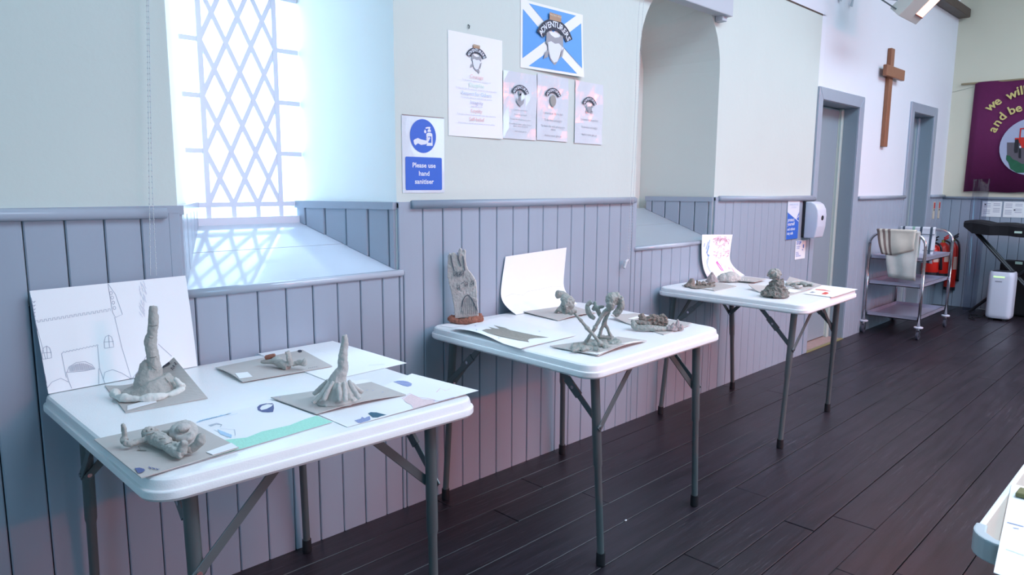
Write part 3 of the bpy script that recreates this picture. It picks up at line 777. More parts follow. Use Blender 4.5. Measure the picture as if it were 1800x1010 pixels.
def v7(x, y, d=0): return V(*f7(x, y), B, d)
t = empty('clay_creature', B, 'small grey clay creature lying on its back with one arm raised, on the back cardboard', 'sculpture')
bm = NB()
stube(bm, [v7(455, 232, .03), v7(540, 232, .025), v7(610, 225, .02)], [.005, .008, .010])
stube(bm, [v7(600, 235, .02), v7(650, 255, .01), v7(705, 278)], [.012, .013, .013]); ball(bm, v7(600, 220, .03), (.017, .013, .012))
stube(bm, [v7(720, 270), v7(712, 200), v7(695, 138)], [.009, .0085, .007]); stube(bm, [v7(740, 262, .01), v7(800, 240, .01), v7(850, 250)], [.006, .009, .009]); ball(bm, v7(852, 240), (.008, .007, .013))
clay('clay_body', bm, CLAY, t, .002, .0028, .012)
bm = NB(); stube(bm, [v7(497, 200, .03), v7(535, 188, .03), v7(585, 168, .03)], [.007, .008, .004]); clay('terracotta_scrap', bm, TERRA, t, .002, .002, label='rust-brown clay scrap')

# -- right front drawing
f4 = crop(440, 570, 4.279)
S, o = paper('crayon_drawing', 'white drawing with pink and slate-blue crayon blobs, right front of the nearest table', [f4(500, 672), f4(730, 770), f4(1718, 512), f4(1215, 368)], lift=lambda u, v: (0, 0, .006*(1-abs(2*v-1))*(u > 2)+.006*v*u))
for m_, polys in ((SLATE, [[(785, 722), (810, 740), (830, 745), (850, 735), (885, 725), (905, 715), (900, 690), (880, 695), (860, 705), (840, 695), (830, 710)], [(1075, 432), (1100, 440), (1150, 460), (1185, 468), (1212, 460), (1215, 445), (1185, 430), (1150, 424), (1110, 424)]]),
                  (TEALD, [[(885, 670), (905, 685), (920, 700), (960, 700), (990, 688), (1025, 682), (990, 672), (950, 662), (905, 660)]]),
                  (PINKC, [[(1150, 565), (1175, 590), (1210, 605), (1225, 632), (1290, 622), (1390, 590), (1380, 570), (1290, 560), (1210, 525), (1185, 535)]])):
    bm = NB()
    for p in polys: S.patch(bm, [f4(*q) for q in p], px=True)
    obj('crayon_shape', bm, m_, o, recalc=False)
bm = NB(); S.line(bm, [f4(*q) for q in ((1375, 572), (1420, 578), (1480, 565), (1540, 560))], .003, px=True); S.line(bm, [f4(*q) for q in ((1075, 432), (1130, 442), (1215, 446))], .002, px=True)
obj('crayon_line', bm, VIOT, o, recalc=False)
bm = NB(); S.line(bm, [f4(*q) for q in ((1140, 560), (1200, 520), (1260, 550), (1330, 555), (1390, 570))], .0014, px=True); S.line(bm, [f4(*q) for q in ((1400, 510), (1430, 480), (1470, 500), (1500, 485))], .0012, px=True)
obj('crayon_outline', bm, REDPK, o, recalc=False)
# small white slip and the board with the tentacle tower
S, o = paper('paper_scrap', 'small blank white paper showing behind the clay tentacle tower', [f7(1180, 430), f7(1300, 452), f7(1460, 412), f7(1400, 388)], z=T+.0022, n=3, cat='paper')
S, o = cardboard('cardboard_sheet', 'blue-grey cardboard sheet under the clay spire with finger-like roots', [f7(545, 553), f7(955, 702), f7(1768, 530), f7(1452, 415)], z=T+.0065,
                 lift=lambda u, v: (0, 0, .008*math.sin(math.pi*v)*u-.004*v*(1-v)))
bm = NB()
for q in ((1410, 497), (1462, 500), (1550, 515), (590, 560), (620, 562)): S.line(bm, [f7(*q), f7(q[0]+14, q[1]-3)], .003, .002, px=True)
obj('ink_marks', bm, SLATE, o, recalc=False)
B = Z(*f7(1150, 585), T+.010)
t = empty('clay_spire', B, 'pale clay spire standing on finger-like roots, front of the nearest table', 'sculpture')
bm = NB()
stube(bm, [v7(1210, -8), v7(1212, 40), v7(1208, 110), v7(1198, 200), v7(1195, 290), v7(1170, 350), v7(1150, 410), v7(1148, 480), v7(1150, 560)], [.006, .0080, .0105, .0115, .0135, .018, .024, .030, .040], 14)
ball(bm, B+Vector((0, 0, .002)), (.056, .05, .012), 18)
clay('clay_body', bm, CLAYL, t, .0022, .0035, .016)
for pts in ([(1060, 400, .02), (985, 480, .03), (932, 528, .03)], [(1075, 410, -.01), (1010, 520, -.03), (925, 618, -.04)], [(1110, 410, -.025), (1060, 500, -.04), (1025, 585, -.05)], [(1160, 420, -.03), (1165, 510, -.045), (1175, 590, -.05)],
            [(1205, 415, -.025), (1218, 510, -.04), (1222, 592, -.055)], [(1250, 400, -.01), (1290, 480, -.02), (1350, 568, -.03)], [(1270, 425, .01), (1320, 475, .01), (1378, 512, .01)]):
    bm = NB(); P_ = [v7(*q) for q in pts]; P_[-1].z = max(P_[-1].z, T+.016); stube(bm, P_, [.0045, .0070, .0055], 10); clay('clay_root', bm, CLAYL, t, .0022, .002, .014)

# -- green and blue sea drawing, left front
f5 = crop(140, 670, 3.742)
S, o = paper('sea_drawing', 'crayon drawing with a mint green strip and a navy eye shape', [f5(250, 400), f5(495, 618), f5(1672, 265), f5(1278, 125)], z=T+.0022, lift=edge_lift(0, [(1, 0, .004)]), n=10)
bm = NB()
for p in ([(500, 618), (560, 625), (900, 530), (1400, 390), (1665, 268), (1560, 225), (1480, 250), (1380, 290), (1200, 330), (1100, 370), (960, 385), (800, 440), (560, 560)],): S.patch(bm, [f5(*q) for q in p], px=True)
obj('green_strip', bm, GREENC, o, recalc=False)
bm = NB(); S.patch(bm, [f5(*q) for q in ((500, 618), (545, 622), (700, 580), (800, 545), (700, 545), (560, 590))], .0009, px=True); obj('lime_corner', bm, LIME, o, recalc=False)
bm = NB(); S.patch(bm, [f5(*q) for q in ((1168, 170), (1172, 190), (1200, 202), (1240, 204), (1272, 202), (1278, 178), (1275, 150), (1262, 165), (1230, 182), (1195, 190), (1185, 178), (1200, 160), (1235, 148), (1275, 152), (1268, 145), (1225, 146), (1185, 155))], px=True)
obj('eye_ring', bm, NAVY, o, recalc=False)
bm = NB()
for k in range(14): S.line(bm, [f5(770+15*k, 272-4*k), f5(800+15*k, 255-3.4*k)], .004, px=True)
for k in range(12): S.line(bm, [f5(910+8*k, 318+3*k), f5(930+6*k, 350+2*k)], .002, px=True)
S.line(bm, [f5(*q) for q in ((950, 235), (1040, 212))], .001, px=True)
obj('blue_scribble', bm, LBLUE, o, recalc=False)
bm = NB()
for k in range(5): S.line(bm, [f5(845+4*k, 290+2*k), f5(900, 275+2*k), f5(935, 285), f5(925, 300)], .0014, px=True)
S.line(bm, [f5(*q) for q in ((885, 320), (925, 340), (975, 372), (1025, 355), (1020, 318), (925, 312))], .001, px=True)
obj('sketch_lines', bm, mat('grey_blue_pencil', (.50, .58, .68), .8), o, recalc=False)
S, o = cardboard('cardboard_sheet', 'grey cardboard sheet with a black scribble at its corner, under the clay knight', [f5(95, 380), f5(405, 632), f5(1048, 445), f5(700, 250)], z=T+.0062,
                 lift=lambda u, v: (0, 0, .004*u*v), labels=[[f5(832, 468), f5(880, 498), f5(1040, 436), f5(1000, 405)]])
bm = NB(); S.patch(bm, [f5(*q) for q in ((362, 575), (385, 608), (410, 605), (430, 590), (425, 580), (395, 572))], .0018, px=True)
for k in range(3): S.line(bm, [f5(455+24*k, 565+6*k), f5(470+24*k, 580+3*k), f5(468+24*k, 568+6*k), f5(484+22*k, 574+4*k)], .0018, .0018, px=True)
obj('ink_scribble', bm, NAVY, o, recalc=False)
bm = NB(); S.line(bm, [f5(*q) for q in ((380, 455), (440, 458))], .004, .0018, px=True); S.line(bm, [f5(*q) for q in ((400, 450), (385, 430), (430, 415), (480, 420))], .001, .0018, px=True); obj('clay_crumbs', bm, CLAYD, o, recalc=False)
f8 = crop(200, 720, 7.768)
B = Z(*f8(640, 520), T+.010)
def v8(x, y, d=0): return V(*f8(x, y), B, d)
t = empty('clay_knight', B, 'grey clay knight lying on its back with raised feet, front left of the nearest table', 'sculpture')
def on(px, py, h): return Z(*f8(px, py), T+.009+h)
bm = NB()
ball(bm, on(480, 315, .016), (.016, .014, .014)); ball(bm, on(540, 305, .016), (.011, .010, .011))
stube(bm, [on(500, 360, .014), on(580, 405, .014), on(660, 445, .013), on(735, 490, .012)], [.012, .014, .0135, .011], 12)
stube(bm, [on(560, 350, .016), on(650, 385, .015), on(740, 440, .014)], [.009, .012, .010], 12)
stube(bm, [on(720, 510, .010), on(790, 555, .010), on(870, 600, .010), on(930, 610, .011)], [.008, .009, .0085, .008])
stube(bm, [on(790, 470, .012), on(860, 500, .013), on(910, 490, .018), on(1000, 520, .012), on(1060, 550, .012)], [.0075, .0085, .008, .008, .008])
stube(bm, [on(450, 400, .012), on(340, 430, .010), on(235, 468, .009), on(150, 445, .012)], [.0070, .0065, .0065, .0075])
stube(bm, [on(650, 330, .014), on(730, 315, .016), on(815, 288, .018)], [.0065, .007, .0065])
clay('clay_body', bm, CLAY, t, .0019, .0026, .010)
bm = NB(); p0 = on(935, 610, .008)
stube(bm, [V(*f8(930, 600), p0), V(*f8(935, 520), p0), V(*f8(975, 430), p0)], [.0105, .0095, .0075]); clay('foot', bm, CLAY, t, .0019, .0018, .012)
bm = NB(); p0 = on(1080, 545, .01)
stube(bm, [V(*f8(1060, 540), p0), V(*f8(1130, 480), p0), V(*f8(1190, 400), p0)], [.0085, .0095, .0105]); ball(bm, V(*f8(1190, 400), p0), (.010, .008, .014)); clay('foot', bm, CLAY, t, .0019, .0018, .012)
bm = NB()
for a, b_ in (((440, 345), (560, 305)), ((690, 475), (790, 440)), ((700, 385), (620, 400))): tube(bm, [on(*a, .026), on((a[0]+b_[0])/2, (a[1]+b_[1])/2, .028), on(*b_, .026)], .0009, 6)
for q in ((515, 262), (450, 285)): ball(bm, on(*q, .029), .0022, 8)
obj('incised_marks', bm, CLAYD, t)
t = empty('clay_sword', on(150, 430, 0), 'upright grey clay sword blade in the left hand of the lying clay knight', 'sculpture')
bm = NB(); p0 = on(150, 440, .01)
prism(bm, [V(*f8(*q), p0, -.004) for q in ((110, 400), (85, 280), (90, 220), (103, 182), (130, 215), (155, 270), (162, 400))], HN*.008)
stube(bm, [V(*f8(110, 420), p0), V(*f8(140, 415), p0), V(*f8(180, 430), p0)], .008); clay('blade', bm, CLAY, t, .002, .002, .012)
t = empty('clay_shield', on(950, 370, 0), 'domed clay shield with a raised boss beside the lying clay knight', 'sculpture')
bm = NB(); p0 = on(960, 390, .01)
ball(bm, V(*f8(950, 300), p0, .012), (.029, .009, .027), 18, Matrix.Rotation(-.75, 3, 'X') @ Matrix.Rotation(-.3, 3, 'Z')); 
stube(bm, [V(*f8(830, 240), p0, .01), V(*f8(850, 350), p0, .002), V(*f8(930, 395), p0, -.004), V(*f8(1040, 375), p0, -.002), V(*f8(1085, 320), p0, .004)], [.007, .009, .010, .009, .007])
clay('shield_plate', bm, CLAYL, t, .002, .0022, .014)
bm = NB(); ball(bm, V(*f8(950, 240), p0, .004), (.016, .012, .008), 14); clay('boss', bm, CLAYL, t, .002, .002, .01)
bm = NB(); tube(bm, [V(*f8(x, y), p0, -.016) for x, y in ((880, 265), (905, 300), (950, 312), (1000, 300), (1025, 265))], .001, 6); obj('incised_curve', bm, CLAYD, t)

# ================= middle table
f9 = crop(760, 410, 5.976); f10 = crop(740, 540, 5.6125); f11 = crop(960, 490, 6.733); f12 = crop(1060, 530, 10.59)
# hand-shaped castle slab
B = Z(*f9(355, 930), T+.006); B.y = min(B.y, -.055)
def v9(x, y, d=0): return V(*f9(x, y), B, d)
S, o = paper('paper_scrap', 'small white paper under the terracotta foot of the clay castle slab', [f10(190, 180), f10(310, 200), f10(660, 120), f10(420, 110)], n=3, cat='paper')
t = empty('clay_castle_slab', B, 'upright pale clay castle slab with an incised door on a terracotta foot', 'sculpture')
lean = lambda y: (930-y)/730*.010
bm = NB()
out = [(240, 895), (225, 760), (205, 640), (175, 530), (158, 440), (160, 330), (165, 240), (178, 205), (198, 222), (214, 200), (246, 212), (262, 250), (272, 335), (284, 335), (270, 190), (290, 155), (310, 170), (316, 300), (324, 330), (318, 190), (332, 165), (350, 185), (346, 260), (356, 340), (375, 385), (415, 430), (455, 500), (468, 600), (470, 700), (484, 880)]
prism(bm, [v9(x, y, -.010) for x, y in out], HN*.020)
for pts, r in (([(178, 225), (185, 300), (205, 400)], .0075), ([(222, 215), (232, 300), (250, 400)], .0085), ([(290, 170), (296, 260), (308, 380)], .0080), ([(333, 180), (334, 280), (345, 400)], .0065)):
    stube(bm, [v9(*q) for q in pts], [r*.8, r, r*1.1])
clay('clay_body', bm, CLAYL, t, .0021, .0032, .018)
bm = NB(); stube(bm, [v9(185, 880, .01), v9(260, 935, -.01), v9(360, 930, -.02), v9(440, 905, -.015), v9(530, 890, 0)], [.014, .017, .017, .016, .012]); stube(bm, [v9(185, 900, .02), v9(360, 880, .022), v9(520, 870, .02)], .014)
for v_ in bm.verts: v_.co.z = max(v_.co.z, T+.003)
clay('terracotta_foot', bm, TERRA, t, .0025, .006, .012, label='rust-brown clay foot')
bm = NB()
def ln(pts, r=.0009): tube(bm, [v9(x, y, -.0125) for x, y in pts], r, 5)
ln([(310, 770), (318, 710), (345, 660), (375, 645), (410, 680), (440, 740), (475, 820)], .0016)
for k in range(9): ln([(325+17*k, 720-50*math.sin(math.pi*(k+1)/10)), (300+22*k, 850)], .0007)
for (cx, cy_) in ((240, 425), (278, 430), (315, 420), (275, 565), (355, 535), (420, 520)): ln([(cx-14, cy_+20), (cx-12, cy_-22), (cx+12, cy_-26), (cx+14, cy_+22), (cx-14, cy_+24), (cx+12, cy_-5)])
ln([(300, 530), (345, 500)]); ln([(230, 395), (205, 300), (195, 230)], .0018); ln([(300, 345), (275, 270), (262, 200)], .0018); ln([(342, 390), (332, 320), (322, 240)], .0018)
for k in range(22):
    x = random.uniform(215, 455); y = random.uniform(420, 860); ln([(x, y), (x+random.uniform(-10, 10), y+random.uniform(6, 22))], .0006)
obj('incised_lines', bm, PENCILD, t)
# paper with the cut-out castle
S, o = paper('castle_silhouette_drawing', 'white sheet with a grey-brown crayon castle silhouette on the middle table', [f10(300, 220), f10(980, 405), f10(1532, 275), f10(800, 97)], z=T+.004, n=14,
             lift=lambda u, v: (0, 0, .014*math.sin(math.pi*min(1, u*1.3))*(1-v)**2+.004*(1-u)))
bm = NB()
S.patch(bm, [f10(*q) for q in ((600, 228), (640, 214), (700, 214), (665, 193), (735, 208), (775, 211), (715, 176), (830, 202), (880, 224), (1000, 250), (1120, 275), (1262, 298), (1130, 302), (1072, 310), (1054, 325), (1068, 345), (1020, 335), (900, 315), (760, 285), (660, 255))], px=True)
obj('castle_silhouette', bm, BROWNC, o, recalc=False)
bm = NB()
for q in ((525, 180), (535, 220), (1155, 235), (755, 300)): S.line(bm, [f10(*q), f10(q[0]+14, q[1]-4), f10(q[0]+10, q[1]+8), f10(q[0]+28, q[1])], .0014, px=True)
obj('pencil_marks', bm, SLATE, o, recalc=False)
# white curved sheet leaning on the wall
bA, bB, bC, bD = f9(880, 852), f9(1530, 740), f9(1410, 148), f9(770, 243)
P0, P1 = Z(*bA, T+.002), Z(*bB, T+.002); P2, P3 = Yp(*bC, -.022), Yp(*bD, -.022)
# profile: lies on the table at the front, rises along the wall
def curl_pts(P0, P1, P2, P3, dyl, dyr):
    def lift(u, v):
        k = math.sin(math.pi*v)**.9*(1-v*.35); return (0, (dyl*(1-u)+dyr*u)*k, -.30*(dyl*(1-u)+dyr*u)*k*2.2*(1-v))
    return lift
S = Sheet(P0, P1, P2, P3)
ya = P0.y; yb2 = P1.y
def liftc(u, v, ya=None):
    y0 = P0.y*(1-u)+P1.y*u; yw_ = -.022; lin_y = y0*(1-v)+yw_*v; t_ = min(1, v/.55)
    y_ = y0+(yw_-y0)*math.sin(math.pi/2*t_)
    z0 = T+.002; zt_ = P3.z*(1-u)+P2.z*u; lin_z = z0*(1-v)+zt_*v
    z_ = z0+(zt_-z0)*(v-.16*math.sin(math.pi*v))
    return (-.018*math.sin(math.pi*v)*(1-.5*u), y_-lin_y, z_-lin_z)
S.lift = liftc
o = S.build('blank_sheet', PAPER, n=16, label='white sheet curling up from the middle table against the boards', cat='drawing', origin=(P0+P1)/2)
bm = NB(); S.line(bm, [(.05, .42), (.15, .46), (.25, .43), (.32, .40), (.4, .46), (.6, .46), (.8, .48), (.95, .45)], .0012, px=False, sub=3); obj('faint_pencil', bm, mat('faint_pencil', (.6, .64, .72), .8), o, recalc=False)
# board with small figurine
S, o = cardboard('cardboard_sheet', 'brown cardboard sheet with a curved front edge under the small tent-shaped clay figurine', [f9(955, 828), f9(1320, 912), f9(1722, 832), f9(1450, 752)], z=T+.004, lift=lambda u, v: (0, 0, .010*math.sin(math.pi*v)*u*.7+.004*(1-u)*(1-v)))
B = Z(*f9(1350, 840), T+.008)
t = empty('clay_figurine', B, 'small clay figurine on splayed legs, in front of the curling white sheet', 'sculpture')
bm = NB()
for q in ((1290, 835), (1360, 845), (1400, 835), (1340, 825)): stube(bm, [v9(1385, 730), V(*f9((q[0]+1375)/2, (q[1]+740)/2), B), V(*f9(*q), B, random.uniform(-.02, .02))], [.007, .008, .006])
stube(bm, [v9(1385, 770), v9(1400, 700), v9(1380, 660)], [.012, .014, .011])
stube(bm, [v9(1305, 625), v9(1330, 635), v9(1380, 650), v9(1430, 680)], [.013, .016, .016, .013], 12); ball(bm, v9(1320, 640), (.014, .013, .019))
clay('clay_body', bm, CLAYG, t, .0023, .004, .012)
bm = NB(); tube(bm, [v9(x, y, -.022) for x, y in ((1325, 610), (1322, 640), (1345, 660), (1362, 672))], .001, 6); obj('crack', bm, CLAYD, t)
# tree sculpture on its board
S, o = cardboard('cardboard_sheet', 'cardboard sheet with torn white slips under the tall clay tree group', [f11(45, 800), f11(620, 910), f11(1190, 738), f11(850, 690)], z=T+.004, th=.003,
                 lift=lambda u, v: (0, 0, .010*math.sin(math.pi*v)*u+.003), labels=[[f11(460, 892), f11(465, 900), f11(610, 905), f11(580, 878)], [f11(590, 885), f11(640, 912), f11(745, 870), f11(735, 860)], [f11(865, 775), f11(940, 800), f11(1150, 742), f11(1040, 740)]])
B = Z(*f11(600, 790), T+.010)
def va(x, y, d=0): return V(*f11(x, y), B, d)
t = empty('clay_trees', B, 'tall clay tree group with crossing stems and cupped heads, middle table', 'sculpture')
bm = NB()
for k in range(46):
    a = random.random()*6.28; rr = math.sqrt(random.random()); p = B+Vector((.098*rr*math.cos(a)*1.05, .055*rr*math.sin(a), .002)); ball(bm, p, (random.uniform(.010, .022), random.uniform(.010, .018), random.uniform(.006, .012)), 10)
for q in ((740, 690), (790, 720), (830, 745), (660, 690)): ball(bm, Z(*f11(*q), T+.012), (.022, .018, .008), 10)
clay('clay_base', bm, CLAYG, t, .0025, .005, .010)
bm = NB()
stube(bm, [va(640, 765, -.03), va(560, 660, -.03), va(485, 580, -.03), va(410, 490, -.03), va(335, 405, -.03)], [.0070, .0058, .0068, .0050, .0055]); ball(bm, va(483, 580, -.03), .0082, 12); ball(bm, va(415, 492, -.03), .0070, 12); ball(bm, va(640, 765, -.03), (.011, .011, .012), 12)
clay('stem', bm, CLAYG, t, .002, .002, .012)
bm = NB()
stube(bm, [va(470, 745, -.01), va(530, 650, -.01), va(580, 575, -.01), va(640, 470, -.01), va(700, 390, 0), va(760, 340, 0)], [.0075, .0060, .0072, .0068, .0090, .0085]); ball(bm, va(580, 575, -.01), .0088, 12)
clay('stem', bm, CLAYG, t, .002, .002, .012)
bm = NB()
stube(bm, [va(630, 670, .03), va(655, 590, .03), va(690, 510, .03), va(720, 430, .02), va(745, 370, .01)], [.0070, .0058, .0080, .0070, .0080]); stube(bm, [va(770, 690, .03), va(735, 610, .03), va(695, 530, .03)], [.007, .0052, .0065])
stube(bm, [va(625, 670, .03), va(660, 690, .03), va(720, 695, .03), va(770, 690, .03)], [.008, .006, .006, .008])
stube(bm, [va(645, 450, .03), va(615, 380, .03), va(585, 320, .03), va(578, 262, .03)], [.007, .0085, .008, .004]); stube(bm, [va(610, 335, .03), va(650, 330, .03), va(690, 325, .03)], [.005, .006, .004])
stube(bm, [va(540, 270, .03), va(490, 310, .03), va(495, 380, .03), va(530, 440, .03), va(578, 468, .03)], [.0085, .008, .009, .009, .007]); stube(bm, [va(580, 330, .03), va(550, 370, .03)], [.008, .006])
clay('stem', bm, CLAYG, t, .002, .003, .012)
bm = NB(); ball(bm, va(252, 305, -.03), (.028, .020, .033), 16, Matrix.Rotation(.5, 3, 'Y')); ball(bm, va(290, 380, -.03), (.018, .015, .014)); ball(bm, va(225, 240, -.03), (.016, .014, .016)); ball(bm, va(335, 380, -.03), (.010, .01, .008))
clay('cupped_head', bm, CLAYG, t, .0020, .0055, .014)
bm = NB(); ball(bm, va(775, 245), (.024, .020, .026), 16); ball(bm, va(760, 310, -.01), (.016, .016, .018)); ball(bm, va(825, 230, .01), (.020, .018, .022)); stube(bm, [va(870, 210), va(893, 290), va(862, 370), va(805, 430)], [.008, .0115, .013, .011])
clay('cupped_head', bm, CLAYG, t, .0020, .0055, .014)
# dish group
S, o = cardboard('cardboard_sheet', 'curved cardboard tray under the rough clay dish at the right of the middle table', [f12(140, 312), f12(1130, 608), f12(1650, 435), f12(600, 240)], z=T+.003, th=.0025,
                 lift=lambda u, v: (0, 0, .016*max(0, 1-u*1.9)**2*(1-v*.6)+.012*max(0, v-.6)*u*2), labels=[[f12(460, 322), f12(560, 330), f12(720, 290), f12(700, 258)]])
B = Z(*f12(900, 520), T+.006)
def vd(x, y, d=0): return V(*f12(x, y), B, d)
t = empty('clay_dish', B, 'rough clay dish full of brown crumpled rocks, right side of the middle table', 'sculpture')
bm = NB(); stube(bm, [vd(560, 365, .03), vd(570, 430, .01), vd(610, 490, 0), vd(750, 500, -.01), vd(900, 505, -.012), vd(1050, 520, -.01), vd(1190, 525, 0)], [.008, .011, .011, .010, .011, .011, .010])
stube(bm, [vd(545, 350, .03), vd(575, 400, .012), vd(640, 462, 0), vd(760, 470, -.008), vd(900, 475, -.010), vd(1050, 490, -.008), vd(1190, 500, 0)], [.006, .009, .008, .0075, .009, .008, .007])
clay('dish_wall', bm, CLAYG, t, .002, .004, .010)
bm = NB()
for q in ((640, 390), (700, 400), (760, 410), (830, 420)): ball(bm, vd(*q, .02), (.016, .014, .012), 10)
clay('dark_rocks', bm, CLAYD, t, .002, .005, .010)
bm = NB()
for q in ((720, 320), (770, 340), (850, 320), (930, 310), (990, 330), (1040, 350), (1100, 320), (1130, 390), (1060, 430), (960, 400), (880, 390), (1130, 430)): ball(bm, vd(*q, .035), (random.uniform(.010, .016), .012, random.uniform(.010, .016)), 10)
for a, b_, c_ in (((690, 300), (720, 270), (790, 350)), ((850, 330), (930, 275), (1010, 300)), ((1020, 340), (1100, 285), (1155, 280)), ((900, 400), (1000, 360), (1150, 350)), ((1150, 290), (1158, 380), (1140, 460))): stube(bm, [vd(*a, .035), vd(*b_, .035), vd(*c_, .035)], [.008, .011, .008])
clay('brown_rocks', bm, CLAYB, t, .0018, .010, .012)
t = empty('clay_spikes', Z(*f12(1320, 530), T+.006), 'small pinkish-grey clay outcrop with spikes beside the rough clay dish', 'sculpture')
bm = NB()
for k in range(14): q = (random.uniform(1220, 1460), random.uniform(470, 540)); ball(bm, vd(*q, random.uniform(-.01, .02)), (.010, .010, .008), 10)
for a, b_ in (((1300, 500), (1310, 385)), ((1385, 470), (1395, 320)), ((1240, 510), (1230, 430)), ((1440, 470), (1480, 420)), ((1350, 500), (1345, 410))): stube(bm, [vd(*a), vd((a[0]+b_[0])/2, (a[1]+b_[1])/2), vd(*b_)], [.010, .007, .0025])
clay('clay_body', bm, CLAYP, t, .0018, .004, .008)

# ================= far table
g1 = crop(1190, 460, 10.59); g2 = crop(1310, 460, 9.0); g3 = crop(1080, 320, 4.49)
S, o = cardboard('cardboard_sheet', 'cardboard sheet holding a row of small clay hills at the left of the far table', [g1(90, 432), g1(700, 535), g1(1110, 450), g1(720, 372)], z=T+.004, th=.003, labels=[[g1(490, 492), g1(560, 505), g1(690, 518), g1(640, 500)]])
B = Z(*g1(420, 450), T+.006)
def vg(x, y, d=0): return V(*g1(x, y), B, d)
t = empty('clay_hills', B, 'row of small clay hills and one sharp peak at the left of the far table', 'sculpture')
def cone(bm, base, tip, r, ang=12): stube(bm, [base, base.lerp(tip, .35), base.lerp(tip, .75), tip], [r, r*.72, r*.35, r*.12], ang)
for nm, (x, y, hx, hy, r, d_) in (('hill', (250, 465, 275, 345, .040, 0)), ('hill', (385, 430, 378, 335, .014, .01)), ('hill', (420, 425, 420, 350, .013, .01)), ('hill', (495, 405, 495, 365, .022, .02)), ('peak', (650, 370, 655, 200, .038, .06)), ('hill', (560, 480, 545, 415, .016, -.01)), ('hill', (630, 470, 640, 420, .026, 0))):
    bm = NB(); cone(bm, vg(x, y, d_), vg(hx, hy, d_), r); ball(bm, vg(hx, hy+(18 if nm == 'hill' else 8), d_), r*(.42 if nm == 'hill' else .15), 10); clay(nm, bm, CLAYB if nm != 'peak' else CLAYP, t, .003, .006, .014)
bm = NB(); ball(bm, vg(480, 455), (.11, .05, .006), 16)
for k in range(7): ball(bm, vg(580+20*k, 400-3*k, .02), .006, 8)
clay('clay_ground', bm, CLAYB, t, .003, .004, .012)
S, o = cardboard('cardboard_sheet', 'cardboard sheet under the flat clay lump at the back of the far table', [g1(770, 322), g1(1440, 388), g1(1660, 335), g1(1260, 270)], z=T+.008, th=.003, lift=lambda u, v: (0, 0, .006*u), labels=[[g1(930, 365), g1(1180, 382), g1(1440, 383), g1(1400, 372)]])
B = Z(*g1(1000, 335), T+.012)
t = empty('clay_lump', B, 'flat rough clay lump lying in front of the pink scribbled sheet on the far table', 'sculpture')
bm = NB(); ball(bm, vg(900, 300), (.055, .04, .028), 16); ball(bm, vg(1000, 295), (.06, .04, .036), 16); ball(bm, vg(1090, 315), (.04, .03, .024)); ball(bm, vg(840, 318), (.03, .03, .015))
for q in ((1165, 330), (1210, 335), (1250, 340), (1285, 338)): ball(bm, vg(*q), (.018, .016, .010), 10)
clay('clay_body', bm, CLAYL, t, .003, .008, .018)
# pink scribbled sheet
P0, P1 = Z(*g3(735, 752), T+.002), Z(*g3(1030, 735), T+.002); P2, P3 = Yp(*g3(933, 413), -.036), Yp(*g3(693, 413), -.036)
S = Sheet(P0, P1, P2, P3)
PP = (P0.copy(), P1.copy(), P2.copy(), P3.copy())
def liftp(u, v):
    P0, P1, P2, P3 = PP
    y0 = P0.y*(1-u)+P1.y*u; yw_ = -.036; lin_y = y0*(1-v)+yw_*v; t_ = min(1, v/.6); y_ = y0+(yw_-y0)*math.sin(math.pi/2*t_)
    zt_ = P3.z*(1-u)+P2.z*u; z0 = T+.002; lin_z = z0*(1-v)+zt_*v; z_ = z0+(zt_-z0)*(v-.12*math.sin(math.pi*v)); return (-.03*math.sin(math.pi*v)*(1-.3*u), y_-lin_y, z_-lin_z)
S.lift = liftp
o = S.build('scribbled_sheet', PAPER, n=16, label='white sheet with pink and blue crayon scribbles curling against the boards behind the far table', cat='drawing', origin=(P0+P1)/2)
bm = NB()
def gp(m_, lines, w, nm):
    bm = NB()
    for l_ in lines: S.line(bm, [g3(*q) for q in l_], w, .0012, px=True, sub=2)
    obj(nm, bm, m_, o, recalc=False)
gp(MAGENTA, [[(806, 628), (830, 655), (855, 690)], [(808, 622), (835, 660), (860, 700)], [(802, 630), (825, 668), (850, 700)]], .0065, 'magenta_stroke')
ml = []
for k in range(40):
    x = random.uniform(775, 900); y = random.uniform(430, 600); ml.append([(x, y), (x+random.uniform(5, 22), y+random.uniform(-14, 10)), (x+random.uniform(-6, 18), y+random.uniform(4, 26))])
for k in range(16):
    x = random.uniform(830, 990); y = 640+(x-830)*.35+random.uniform(-20, 25); ml.append([(x, y), (x+random.uniform(4, 16), y+random.uniform(8, 26))])
for k in range(10): x = 790+9*k; ml.append([(x, 455+random.uniform(-8, 8)), (x+8, 440+random.uniform(-6, 6)), (x+10, 462)])
gp(REDPK, ml, .0022, 'pink_scribble')
gp(BLUEC, [[(752, 455), (738, 520), (725, 560)], [(740, 470), (722, 530)], [(728, 545), (735, 575), (745, 580)], [(748, 500), (730, 560)], [(712, 480), (706, 510)], [(733, 570), (748, 578), (738, 585)]], .0055, 'blue_strokes')
gp(LBLUE, [[(745, 585), (728, 620), (735, 660), (760, 710)], [(742, 600), (733, 640)]], .005, 'pale_blue_stroke')
